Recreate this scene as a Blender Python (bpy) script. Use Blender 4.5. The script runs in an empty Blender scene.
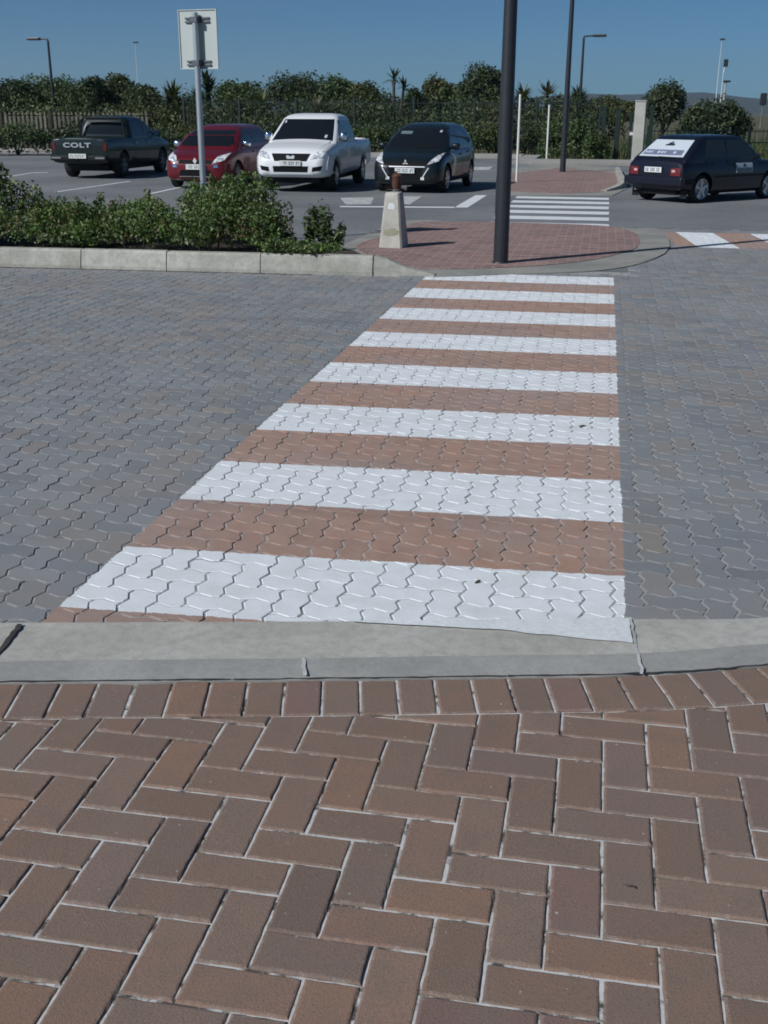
import bpy, bmesh, math, random
import numpy as np
from mathutils import Vector, Matrix
from mathutils.bvhtree import BVHTree

random.seed(7); RNG = np.random.default_rng(7)
SC = bpy.context.scene
COL = SC.collection
R = math.radians

# ------------------------------------------------------------------ camera model
F = 1100.0; PITCH = math.atan(400/1100); YAW = R(10.74); ROLL = R(.25); EYE = 1.65
def ray(px, py):
    x = (px-384)/F; y = (512-py)/F
    c, s = math.cos(ROLL), math.sin(ROLL)
    x, y = x*c-y*s, x*s+y*c
    f = math.cos(PITCH)+y*math.sin(PITCH); z = -math.sin(PITCH)+y*math.cos(PITCH)
    return x*math.cos(YAW)-f*math.sin(YAW), x*math.sin(YAW)+f*math.cos(YAW), z
def G(px, py, z=0.0):
    X, Y, Z = ray(px, py); t = (z-EYE)/Z
    return X*t, Y*t
def at(px, py, D):
    X, Y, Z = ray(px, py); r = math.hypot(X, Y)
    return X*D/r, Y*D/r, EYE+Z*D/r

cam = bpy.data.cameras.new('camera'); co = bpy.data.objects.new('camera', cam); COL.objects.link(co)
co.matrix_world = Matrix.Translation((0, 0, EYE)) @ Matrix.Rotation(YAW, 4, 'Z') @ Matrix.Rotation(math.pi/2-PITCH, 4, 'X') @ Matrix.Rotation(ROLL, 4, 'Z')
cam.sensor_width = 36; cam.lens = 36*F/1024; cam.clip_start = .05; cam.clip_end = 20000
SC.camera = co

# ------------------------------------------------------------------ materials
def lin(c): return tuple(c)+(1.0,) if len(c) == 3 else tuple(c)
class NT:
    def __init__(s, name):
        s.m = bpy.data.materials.new(name); s.m.use_nodes = True
        s.t = s.m.node_tree; s.n = s.t.nodes; s.l = s.t.links
        s.b = s.n['Principled BSDF']
    def link(s, a, b): s.l.new(a, b)
    def val(s, sock, v):
        if isinstance(v, bpy.types.NodeSocket): s.link(v, sock)
        else: sock.default_value = v
    def math(s, op, a, b=0.0, c=0.0, clamp=False):
        n = s.n.new('ShaderNodeMath'); n.operation = op; n.use_clamp = clamp
        s.val(n.inputs[0], a); s.val(n.inputs[1], b)
        if op in ('SMOOTHSTEP', 'MULTIPLY_ADD', 'COMPARE'): s.val(n.inputs[2], c)
        return n.outputs[0]
    def step(s, x, lo, hi):
        n = s.n.new('ShaderNodeMapRange'); n.interpolation_type = 'SMOOTHSTEP'
        s.val(n.inputs[0], x); n.inputs[1].default_value = lo; n.inputs[2].default_value = hi
        return n.outputs[0]
    def noise(s, scale, detail=3.0, rough=.55, vec=None):
        n = s.n.new('ShaderNodeTexNoise'); n.inputs['Scale'].default_value = scale
        n.inputs['Detail'].default_value = detail; n.inputs['Roughness'].default_value = rough
        s.link(vec if vec is not None else s.pos(), n.inputs['Vector'])
        return n.outputs['Fac']
    def pos(s):
        if not hasattr(s, '_p'):
            n = s.n.new('ShaderNodeTexCoord'); s._p = n.outputs['Object']
        return s._p
    def xyz(s):
        n = s.n.new('ShaderNodeSeparateXYZ'); s.link(s.pos(), n.inputs[0]); return n.outputs
    def mix(s, f, a, b, mode='MIX'):
        n = s.n.new('ShaderNodeMix'); n.data_type = 'RGBA'; n.blend_type = mode
        s.val(n.inputs[0], f)
        for sock, v in ((n.inputs[6], a), (n.inputs[7], b)):
            if isinstance(v, bpy.types.NodeSocket): s.link(v, sock)
            else: sock.default_value = lin(v)
        return n.outputs[2]
    def attr(s, name='Col'):
        n = s.n.new('ShaderNodeAttribute'); n.attribute_name = name; return n.outputs['Color']
    def bump(s, h, strength, dist):
        n = s.n.new('ShaderNodeBump'); n.inputs['Strength'].default_value = strength; n.inputs['Distance'].default_value = dist
        s.link(h, n.inputs['Height']); s.link(n.outputs[0], s.b.inputs['Normal'])
    def base(s, v):
        if isinstance(v, bpy.types.NodeSocket): s.link(v, s.b.inputs['Base Color'])
        else: s.b.inputs['Base Color'].default_value = lin(v)
    def set(s, **k):
        for a, v in k.items(): s.b.inputs[a.replace('_', ' ')].default_value = v

def mat_basic(name, c, rough=.6, metal=0.0, var=.12, scale=8.0, coat=0.0, bump=0.0, spec=None):
    q = NT(name)
    n = q.noise(scale, 4)
    q.base(q.mix(n, tuple(v*(1-var) for v in c), tuple(min(1, v*(1+var)) for v in c)))
    q.set(Roughness=rough, Metallic=metal)
    q.b.inputs['Coat Weight'].default_value = coat; q.b.inputs['Coat Roughness'].default_value = .04
    if spec is not None: q.b.inputs['Specular IOR Level'].default_value = spec
    if bump: q.bump(q.noise(scale*12, 4), bump, .01)
    return q.m

def mat_rough(name, c1, c2, s1=2.0, s2=60.0, s3=350., rough=.9, bump=.4, bd=.004, fine=.25):
    """weathered mineral surface: broad stains, mid mottling, fine grain"""
    q = NT(name)
    a = q.step(q.noise(s1, 5, .6), .3, .7)
    col = q.mix(a, c1, c2)
    f = q.noise(s2, 4, .7)
    col = q.mix(q.math('MULTIPLY', q.step(f, .35, .7), fine), col, tuple(v*.55 for v in c1))
    g = q.noise(s3, 2, .7)
    col = q.mix(q.math('MULTIPLY', q.step(g, .5, .75), fine), col, tuple(min(1, v*1.7) for v in c2))
    q.base(col); q.set(Roughness=rough)
    q.bump(q.math('ADD', f, q.math('MULTIPLY', g, .6)), bump, bd)
    return q.m

def mat_leaf(name, trans=.25, rough=.5):
    q = NT(name)
    c = q.attr()
    q.base(c); q.set(Roughness=rough); q.b.inputs['Specular IOR Level'].default_value = .35
    t = q.n.new('ShaderNodeBsdfTranslucent'); q.link(q.mix(1.0, c, (1.0, 1.15, .55), 'MULTIPLY'), t.inputs[0])
    ms = q.n.new('ShaderNodeMixShader'); ms.inputs[0].default_value = trans
    q.link(q.b.outputs[0], ms.inputs[1]); q.link(t.outputs[0], ms.inputs[2])
    q.link(ms.outputs[0], q.n['Material Output'].inputs['Surface'])
    return q.m

CW_L, CW_R, CW_0, CW_P = -1.79, .18, 3.36, 1.17     # crossing edges, first stripe, period
WHITE = (.71, .745, .78)

def mat_road(name, joints=False):
    """zigzag pavers (or the sand between them) with the two painted crossings"""
    q = NT(name)
    X, Y, Z = q.xyz()
    wob = q.math('MULTIPLY', q.math('SUBTRACT', q.noise(14, 4), .5), .03)
    wob2 = q.math('MULTIPLY', q.math('SUBTRACT', q.noise(90, 2), .5), .014)
    x = q.math('ADD', q.math('ADD', X, wob), wob2); y = q.math('ADD', q.math('ADD', Y, wob), wob2)
    def between(v, lo, hi): return q.math('MULTIPLY', q.math('GREATER_THAN', v, lo), q.math('LESS_THAN', v, hi))
    shr = q.math('MULTIPLY', q.math('SUBTRACT', CW_R, x), q.math('MULTIPLY', q.math('SUBTRACT', 12.5, y), .0052))
    yc = q.math('ADD', y, shr)
    in1 = q.math('MULTIPLY', between(x, CW_L, CW_R), between(yc, 2.0, CW_0+7*CW_P+.58))
    fr = q.math('FRACT', q.math('DIVIDE', q.math('SUBTRACT', yc, CW_0-10*CW_P), CW_P))
    w1 = q.math('MULTIPLY', in1, q.math('LESS_THAN', fr, .497))
    # the second crossing over the lane to the right
    sx = q.math('SUBTRACT', x, q.math('MULTIPLY', q.math('SUBTRACT', 17.1, y), .09))
    in2 = q.math('MULTIPLY', between(sx, .86, 7.0), between(y, 15.25, 17.2))
    fr2 = q.math('FRACT', q.math('DIVIDE', q.math('SUBTRACT', sx, 1.12), 1.05))
    w2 = q.math('MULTIPLY', in2, q.math('LESS_THAN', fr2, .5))
    terra = q.math('MAXIMUM', in1, in2); white = q.math('MAXIMUM', w1, w2)
    big = q.noise(.55, 4, .6); mid = q.noise(7, 4, .6); fine = q.noise(140, 3, .7); grit = q.noise(420, 2, .6)
    if joints:
        col = q.mix(mid, (.22, .22, .215), (.42, .42, .42))
        col = q.mix(q.step(q.noise(13, 3), .56, .66), col, (.08, .075, .07))
        col = q.mix(q.math('MULTIPLY', white, q.math('MULTIPLY', q.step(mid, .4, .7), .8)), col, (.48, .49, .49))
    else:
        col = q.attr()
        tcol = q.mix(q.step(q.noise(9, 4), .25, .75), (.33, .185, .135), (.41, .255, .195))
        tcol = q.mix(.35, tcol, q.mix(1.0, col, (1.5, 1.1, .9), 'MULTIPLY'))
        col = q.mix(terra, col, tcol)
        col = q.mix(q.math('MULTIPLY', q.step(big, .42, .68), .35), col, (.27, .285, .30))
        col = q.mix(q.math('MULTIPLY', q.step(mid, .5, .75), .18), col, (.29, .28, .27))
        col = q.mix(q.math('MULTIPLY', q.step(fine, .45, .75), .4), col, q.mix(1.0, col, (.45, .45, .45), 'MULTIPLY'))
        col = q.mix(q.math('MULTIPLY', q.step(grit, .52, .72), .35), col, q.mix(1.0, col, (1.8, 1.8, 1.8), 'MULTIPLY'))
        col = q.mix(q.math('MULTIPLY', q.step(q.noise(.8, 5, .65), .48, .66), .38), col, (.235, .205, .195))
        strk = q.n.new('ShaderNodeMapping'); strk.inputs['Scale'].default_value = (.12, 1.6, 1); q.link(q.pos(), strk.inputs['Vector'])
        tyre = q.noise(2.2, 4, .6, strk.outputs[0])
        col = q.mix(q.math('MULTIPLY', q.step(tyre, .52, .72), .30), col, q.mix(1.0, col, (.62, .62, .64), 'MULTIPLY'))
        worn = q.math('MULTIPLY', q.step(q.noise(45, 5, .75), .66, .74), q.step(q.noise(3, 3), .42, .6))
        wcol = q.mix(q.step(mid, .3, .8), WHITE, (.62, .65, .67))
        wcol = q.mix(q.math('MULTIPLY', q.step(fine, .5, .8), .3), wcol, (.45, .45, .44))
        wcol = q.mix(q.math('MULTIPLY', q.step(tyre, .54, .72), .16), wcol, (.36, .36, .36))
        col = q.mix(q.math('MULTIPLY', white, q.math('SUBTRACT', 1.0, q.math('MULTIPLY', worn, .75))), col, wcol)
    q.base(col); q.set(Roughness=.85)
    q.bump(q.math('ADD', fine, q.math('MULTIPLY', grit, .7)), .5, .0035)
    return q.m

def mat_brick(name):
    q = NT(name)
    an = q.n.new('ShaderNodeAttribute'); an.attribute_name = 'Col'; col = an.outputs['Color']; edge = an.outputs['Alpha']
    a = q.noise(11, 4, .6); f = q.noise(170, 4, .75); g = q.noise(500, 2, .6)
    col = q.mix(q.math('MULTIPLY', q.step(a, .4, .75), .45), col, (.155, .13, .108))
    col = q.mix(q.math('MULTIPLY', q.step(q.noise(4, 3), .5, .72), .3), col, (.20, .16, .13))
    col = q.mix(q.math('MULTIPLY', q.step(f, .45, .75), .55), col, q.mix(1.0, col, (.45, .45, .47), 'MULTIPLY'))
    col = q.mix(q.math('MULTIPLY', q.step(g, .55, .75), .5), col, q.mix(1.0, col, (2.0, 1.95, 1.9), 'MULTIPLY'))
    col = q.mix(q.step(q.noise(65, 2, .4), .74, .78), col, (.38, .37, .35))
    # sand that clings to the arrises
    rag = q.math('ADD', edge, q.math('MULTIPLY', q.math('SUBTRACT', q.noise(55, 4, .7), .5), .22))
    col = q.mix(q.math('MULTIPLY', q.math('SUBTRACT', 1.0, q.step(rag, -.075, .01)), .42), col, (.44, .435, .42))
    q.base(col); q.set(Roughness=.82)
    q.bump(q.math('ADD', f, q.math('MULTIPLY', g, .6)), .55, .0035)
    return q.m

def mat_islandbrick(name):
    q = NT(name)
    t = q.n.new('ShaderNodeTexBrick'); q.link(q.pos(), t.inputs['Vector'])
    t.inputs['Scale'].default_value = 1.0; t.inputs['Brick Width'].default_value = .23; t.inputs['Row Height'].default_value = .115
    t.inputs['Mortar Size'].default_value = .006
    t.inputs['Color1'].default_value = (.19, .108, .10, 1); t.inputs['Color2'].default_value = (.31, .19, .17, 1)
    t.inputs['Mortar'].default_value = (.36, .33, .31, 1)
    col = q.mix(q.math('MULTIPLY', q.step(q.noise(1.6, 4), .4, .7), .4), t.outputs['Color'], (.19, .15, .14))
    col = q.mix(q.math('MULTIPLY', q.step(q.noise(40, 3), .5, .7), .4), col, (.11, .08, .075))
    q.base(col); q.set(Roughness=.88)
    q.bump(q.math('SUBTRACT', q.noise(80, 3), t.outputs['Fac']), .6, .004)
    return q.m

M = {}
M['road'] = mat_road('zigzag_paver'); M['joint'] = mat_road('joint_sand', True)
M['brick'] = mat_brick('clay_brick'); M['island_brick'] = mat_islandbrick('red_brick_paving')
q = NT('brick_joint'); _n = q.noise(30, 4, .7)
q.base(q.mix(q.step(q.noise(9, 5, .7), .50, .62), q.mix(_n, (.34, .34, .335), (.66, .67, .67)), (.07, .065, .06))); q.set(Roughness=.95); q.bump(_n, .5, .006)
M['brick_joint'] = q.m
M['concrete'] = mat_rough('kerb_concrete', (.36, .355, .325), (.45, .445, .41), 2.5, 24, 300, bump=.4, fine=.4)
M['edging'] = mat_rough('edging_concrete', (.21, .21, .195), (.30, .295, .27), 1.5, 20, 200, bump=.3)
M['haunch'] = mat_rough('kerb_haunch_concrete', (.25, .255, .245), (.33, .33, .315), 3, 40, 300, bump=.4)
M['kerb'] = mat_rough('raised_kerb_concrete', (.29, .285, .25), (.45, .445, .40), 2.2, 14, 200, bump=.5, fine=.45)
M['mortar'] = mat_rough('mortar', (.20, .19, .18), (.45, .45, .43), 20, 60, 300)
M['gap'] = mat_rough('dirt_gap', (.03, .028, .025), (.06, .055, .05), 20, 60, 300)
M['asphalt'] = mat_rough('asphalt', (.125, .135, .145), (.20, .21, .22), .35, 9, 120, bump=.5, bd=.006, fine=.35)
M['soil'] = mat_rough('soil', (.035, .028, .02), (.08, .06, .045), 3, 20, 120, bump=.8, bd=.02)
M['earth'] = mat_rough('grassy_earth', (.045, .055, .02), (.11, .10, .045), .12, 2.5, 30, bump=.6, bd=.05)
M['walk'] = mat_rough('far_path', (.26, .25, .23), (.34, .33, .31), .6, 12, 100)
M['white_paint'] = mat_rough('white_paint', (.60, .635, .655), (.70, .735, .765), 3, 50, 200, fine=.3)
M['worn_paint'] = mat_rough('worn_white_paint', (.30, .31, .31), (.60, .61, .61), 6, 30, 200, fine=.4)
M['hill'] = mat_rough('hillside', (.02, .03, .03), (.035, .045, .04), .004, .02, .2, bump=0.1)
M['galv'] = mat_basic('galvanised_steel', (.48, .51, .54), .38, .6, .12, 20)
M['sign_back'] = mat_basic('sign_back_aluminium', (.44, .48, .47), .5, .15, .06, 6)
M['bracket'] = mat_basic('bracket_steel', (.12, .13, .15), .5, .5)
M['pole_dark'] = mat_basic('dark_painted_steel', (.022, .024, .03), .42, .0, .25, 9, bump=.05)
M['pole_white'] = mat_basic('white_painted_steel', (.62, .64, .62), .5)
M['lens'] = mat_basic('lamp_lens', (.5, .5, .48), .2)
M['bollard'] = mat_rough('bollard_concrete', (.37, .36, .32), (.50, .49, .45), 5, 40, 200, bump=.5, bd=.006, fine=.3)
M['moss'] = mat_rough('mossy_stain', (.25, .24, .17), (.31, .30, .22), 9, 50, 200)
M['rust'] = mat_rough('rusty_iron', (.07, .028, .018), (.14, .06, .035), 15, 60, 200, rough=.75)
M['iron_grey'] = mat_basic('dull_iron', (.13, .12, .12), .6, .4)
M['pillar'] = mat_rough('pillar_concrete', (.34, .34, .31), (.44, .44, .41), 2, 15, 80)
M['palisade'] = mat_rough('palisade_concrete', (.14, .13, .105), (.24, .225, .18), 1, 10, 60)
M['fence_green'] = mat_basic('dark_green_steel', (.008, .020, .016), .5)
M['bark'] = mat_rough('bark', (.05, .04, .03), (.10, .08, .06), 4, 25, 100, bump=.8, bd=.02)
M['bark_pale'] = mat_rough('pale_bark', (.16, .14, .11), (.25, .22, .18), 4, 25, 100, bump=.8, bd=.02)
M['leaf'] = mat_leaf('leaves'); M['grass'] = mat_leaf('grass_blades', .2, .7)
M['tyre'] = mat_basic('tyre_rubber', (.012, .012, .013), .8)
M['alloy'] = mat_basic('alloy_wheel', (.55, .56, .58), .28, .9, .05)
M['steel_rim'] = mat_basic('painted_rim', (.16, .17, .18), .4, .6)
M['plastic'] = mat_basic('black_plastic', (.009, .010, .012), .6, spec=.25)
M['grille'] = mat_basic('dark_grille', (.006, .007, .008), .7, spec=.12)
M['chrome'] = mat_basic('chrome', (.8, .8, .82), .08, 1.0, .02)
q = NT('car_glass'); q.base((.008, .010, .012)); q.set(Roughness=.03); q.b.inputs['IOR'].default_value = 1.52; M['glass'] = q.m
q = NT('side_glass'); q.base((.026, .033, .037)); q.set(Roughness=.03); M['side_glass'] = q.m
q = NT('headlight_lens'); _n = q.noise(14, 2); q.base(q.mix(q.step(_n, .4, .6), (.30, .33, .37), (.80, .83, .86))); q.set(Roughness=.08, Metallic=.1); M['headlight'] = q.m
q = NT('tail_lens'); q.base((.13, .010, .012)); q.set(Roughness=.15); q.b.inputs['Coat Weight'].default_value = 1; M['tail'] = q.m
q = NT('tail_lens_dark'); q.base((.09, .012, .014)); q.set(Roughness=.15); M['tail_dark'] = q.m
q = NT('tail_lens_pale'); q.base((.55, .35, .34)); q.set(Roughness=.15); M['tail_pale'] = q.m
M['plate'] = mat_basic('number_plate', (.62, .64, .62), .4, 0, .04)
M['plate_ink'] = mat_basic('plate_ink', (.05, .07, .16), .5)
M['sticker'] = mat_basic('white_sticker', (.48, .54, .60), .3, 0, .03)
M['sticker_band'] = mat_basic('mauve_sticker_band', (.16, .16, .27), .35, 0, .25, 20)
M['sticker_ink'] = mat_basic('dark_sticker_ink', (.02, .022, .03), .4)
M['magnet_low'] = mat_basic('grey_teal_magnet', (.13, .17, .19), .4)
def paint(name, c, met=.3):
    q = NT(name); n = q.noise(900, 1)
    q.base(q.mix(n, tuple(v*.85 for v in c), tuple(min(1, v*1.15) for v in c)))
    q.set(Roughness=.38, Metallic=met); q.b.inputs['Coat Weight'].default_value = .55; q.b.inputs['Coat Roughness'].default_value = .05; q.b.inputs['Specular IOR Level'].default_value = .3
    return q.m
M['badge'] = mat_basic('pale_badge_metal', (.72, .73, .75), .25, .25, .03)
M['paint_white'] = paint('white_car_paint', (.72, .74, .76), 0)
M['paint_red'] = paint('dark_red_car_paint', (.115, .006, .012), .15)
M['paint_green'] = paint('dark_green_car_paint', (.004, .012, .012), .0)
M['paint_grey'] = paint('black_green_car_paint', (.007, .012, .014), .1)
M['paint_navy'] = paint('navy_car_paint', (.004, .005, .015), .0)

# ------------------------------------------------------------------ mesh helpers
def link(name, me, mat, parent=None, kind=None):
    o = bpy.data.objects.new(name, me); COL.objects.link(o)
    if mat is not None and not me.materials: me.materials.append(M[mat] if isinstance(mat, str) else mat)
    if parent is not None: o.parent = parent
    if kind: o['kind'] = kind
    return o
def mk(name, verts, faces, mat, parent=None, smooth=None, col=None, kind=None):
    me = bpy.data.meshes.new(name)
    me.from_pydata([tuple(map(float, v)) for v in verts], [], [tuple(f) for f in faces])
    if col is not None:
        a = me.attributes.new('Col', 'FLOAT_COLOR', 'POINT')
        a.data.foreach_set('color', np.asarray(col, dtype=np.float32).ravel())
    if smooth is not None:
        me.polygons.foreach_set('use_smooth', [True]*len(me.polygons))
        if smooth < 180: me.set_sharp_from_angle(angle=R(smooth))
    me.update()
    return link(name, me, mat, parent, kind)
def npmesh(name, V, loops_per, nf, idx, mat, parent=None, col=None, kind=None, smooth=False):
    """fast mesh: every face has the same number of corners"""
    me = bpy.data.meshes.new(name)
    me.vertices.add(len(V)); me.vertices.foreach_set('co', np.asarray(V, dtype=np.float32).ravel())
    me.loops.add(nf*loops_per); me.loops.foreach_set('vertex_index', np.asarray(idx, dtype=np.int32).ravel())
    me.polygons.add(nf); me.polygons.foreach_set('loop_start', np.arange(nf, dtype=np.int32)*loops_per)
    me.polygons.foreach_set('use_smooth', np.full(nf, smooth, dtype=bool))
    if col is not None:
        a = me.attributes.new('Col', 'FLOAT_COLOR', 'POINT'); a.data.foreach_set('color', np.asarray(col, dtype=np.float32).ravel())
    me.update(calc_edges=True); me.validate()
    return link(name, me, mat, parent, kind)
def empty(name, loc, az=0.0, scale=1.0):
    o = bpy.data.objects.new(name, None); COL.objects.link(o); o.empty_display_size = .2
    o.location = loc; o.rotation_euler = (0, 0, -az); o.scale = (scale,)*3
    return o
def tag(o, label, cat, group=None):
    o['label'] = label; o['category'] = cat
    if group: o['group'] = group
    return o

class MB:
    def __init__(s): s.v = []; s.f = []
    def add(s, v, f):
        n = len(s.v); s.v += [tuple(p) for p in v]; s.f += [tuple(i+n for i in q) for q in f]; return s
    def box(s, x0, x1, y0, y1, z0, z1, bev=0.0):
        if bev <= 0:
            v = [(x, y, z) for z in (z0, z1) for (x, y) in ((x0, y0), (x1, y0), (x1, y1), (x0, y1))]
            return s.add(v, [(3, 2, 1, 0), (4, 5, 6, 7), (0, 1, 5, 4), (1, 2, 6, 5), (2, 3, 7, 6), (3, 0, 4, 7)])
        b = bev
        bm = bmesh.new(); bmesh.ops.create_cube(bm, size=1)
        for w in bm.verts: w.co = ((x0+x1)/2+w.co.x*(x1-x0), (y0+y1)/2+w.co.y*(y1-y0), (z0+z1)/2+w.co.z*(z1-z0))
        bmesh.ops.bevel(bm, geom=bm.edges[:], offset=b, segments=2, affect='EDGES', profile=.6)
        bm.verts.index_update()
        s.add([w.co[:] for w in bm.verts], [[w.index for w in f.verts] for f in bm.faces]); bm.free(); return s
    def tube(s, pts, rad, n=10, cap=True):
        pts = [Vector(p) for p in pts]; rings = []
        up = Vector((0, 0, 1))
        for i, p in enumerate(pts):
            d = (pts[min(i+1, len(pts)-1)]-pts[max(i-1, 0)]).normalized()
            ref = Vector((1, 0, 0)) if abs(d.z) > .8 else up
            a = d.cross(ref).normalized(); b = d.cross(a)
            r = rad[i] if isinstance(rad, (list, tuple)) else rad
            rings.append([p+a*(r*math.cos(2*math.pi*k/n))+b*(r*math.sin(2*math.pi*k/n)) for k in range(n)])
        v = [p for g in rings for p in g]; f = []
        for i in range(len(pts)-1):
            for k in range(n):
                f.append((i*n+k, i*n+(k+1) % n, (i+1)*n+(k+1) % n, (i+1)*n+k))
        if cap: f += [tuple(range(n)), tuple((len(pts)-1)*n+k for k in reversed(range(n)))]
        return s.add(v, f)
    def prism(s, poly, z0, z1):
        n = len(poly)
        v = [(x, y, z0) for x, y in poly]+[(x, y, z1) for x, y in poly]
        return s.add(v, [tuple(reversed(range(n))), tuple(range(n, 2*n))]+[(i, (i+1) % n, n+(i+1) % n, n+i) for i in range(n)])
    def build(s, name, mat, parent=None, smooth=None, kind=None):
        o = mk(name, s.v, s.f, mat, parent, None, None, kind)
        bm = bmesh.new(); bm.from_mesh(o.data); bmesh.ops.recalc_face_normals(bm, faces=bm.faces); bm.to_mesh(o.data); bm.free()
        if smooth is not None:
            o.data.polygons.foreach_set('use_smooth', [True]*len(o.data.polygons)); o.data.set_sharp_from_angle(angle=R(smooth))
        return o
def ccw(poly):
    a = sum(poly[i][0]*poly[(i+1) % len(poly)][1]-poly[(i+1) % len(poly)][0]*poly[i][1] for i in range(len(poly)))
    return poly if a > 0 else poly[::-1]
def sheet(name, poly, z, mat, kind='structure', thick=0.0):
    poly = ccw(list(poly))
    if thick: return MB().prism(poly, z-thick, z).build(name, mat, kind=kind)
    return mk(name, [(x, y, z) for x, y in poly], [tuple(range(len(poly)))], mat, kind=kind)
def smooth_line(pts, n=8, closed=False):
    """Catmull-Rom through 2-D points"""
    out = []; m = len(pts)
    rng = range(m) if closed else range(m-1)
    for i in rng:
        P = [pts[(i+k) % m] if closed else pts[min(max(i+k, 0), m-1)] for k in (-1, 0, 1, 2)]
        for j in range(n):
            t = j/n
            out.append(tuple(.5*((2*P[1][d])+(-P[0][d]+P[2][d])*t+(2*P[0][d]-5*P[1][d]+4*P[2][d]-P[3][d])*t*t+(-P[0][d]+3*P[1][d]-3*P[2][d]+P[3][d])*t**3) for d in (0, 1)))
    if not closed: out.append(pts[-1])
    return out

# ------------------------------------------------------------------ near kerb line (far and near edge)
near_edge = smooth_line([(-9, .92), (-6, 1.66), (-3.2, 2.37), (-1.71, 2.71), (-.81, 2.91), (-.15, 3.06), (.22, 3.15), (.62, 3.29), (1.3, 3.6), (2.4, 4.3), (4, 5.6), (6, 7.6)], 8)
far_edge = smooth_line([(-9, 1.52), (-6, 2.18), (-3.4, 2.78), (-1.92, 3.09), (-.92, 3.30), (.19, 3.54), (.67, 3.65), (1.3, 3.92), (2.3, 4.56), (3.75, 5.85), (5.7, 7.8)], 8)
def line_y(line, x):
    for (x0, y0), (x1, y1) in zip(line, line[1:]):
        if x0 <= x <= x1: return y0+(y1-y0)*(x-x0)/(x1-x0)
    return line[0][1] if x < line[0][0] else line[-1][1]

# ------------------------------------------------------------------ zigzag road pavers
def inset(poly, d):
    n = len(poly); out = []
    for i in range(n):
        a, b, c = np.array(poly[i-1]), np.array(poly[i]), np.array(poly[(i+1) % n])
        e1 = b-a; e2 = c-b; e1 = e1/np.linalg.norm(e1); e2 = e2/np.linalg.norm(e2)
        n1 = np.array((-e1[1], e1[0])); n2 = np.array((-e2[1], e2[0])); m = n1+n2
        k = max(.35, 1+n1.dot(n2)); out.append(b+m*(d/k))
    return np.array(out)
def unit_edge(p, q_, A):
    (a, b), (c, d) = p, q_
    if (c, d) < (a, b):
        return [unit_edge(q_, p, A)[0]]+unit_edge(q_, p, A)[:0:-1] if A else [p]
    if not A: return [p]
    if b == d: return [(a, b), (a+.27, b+A), (a+.73, b-A)]
    return [(a, b), (a+A, b+.27), (a-A, b+.73)]
def outline(kind, A):
    P = [(0, 0), (1, 0), (2, 0), (2, 1), (1, 1), (0, 1)] if kind == 'H' else [(0, 0), (1, 0), (1, 1), (1, 2), (0, 2), (0, 1)]
    out = []
    for i in range(6):
        p, n = P[i], P[(i+1) % 6]
        if A:
            if n > p: out += unit_edge(p, n, A)
            else:
                e = unit_edge(n, p, A); out += [p, e[2], e[1]]
        else: out.append(p)
    return np.array(out, dtype=float)

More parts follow.
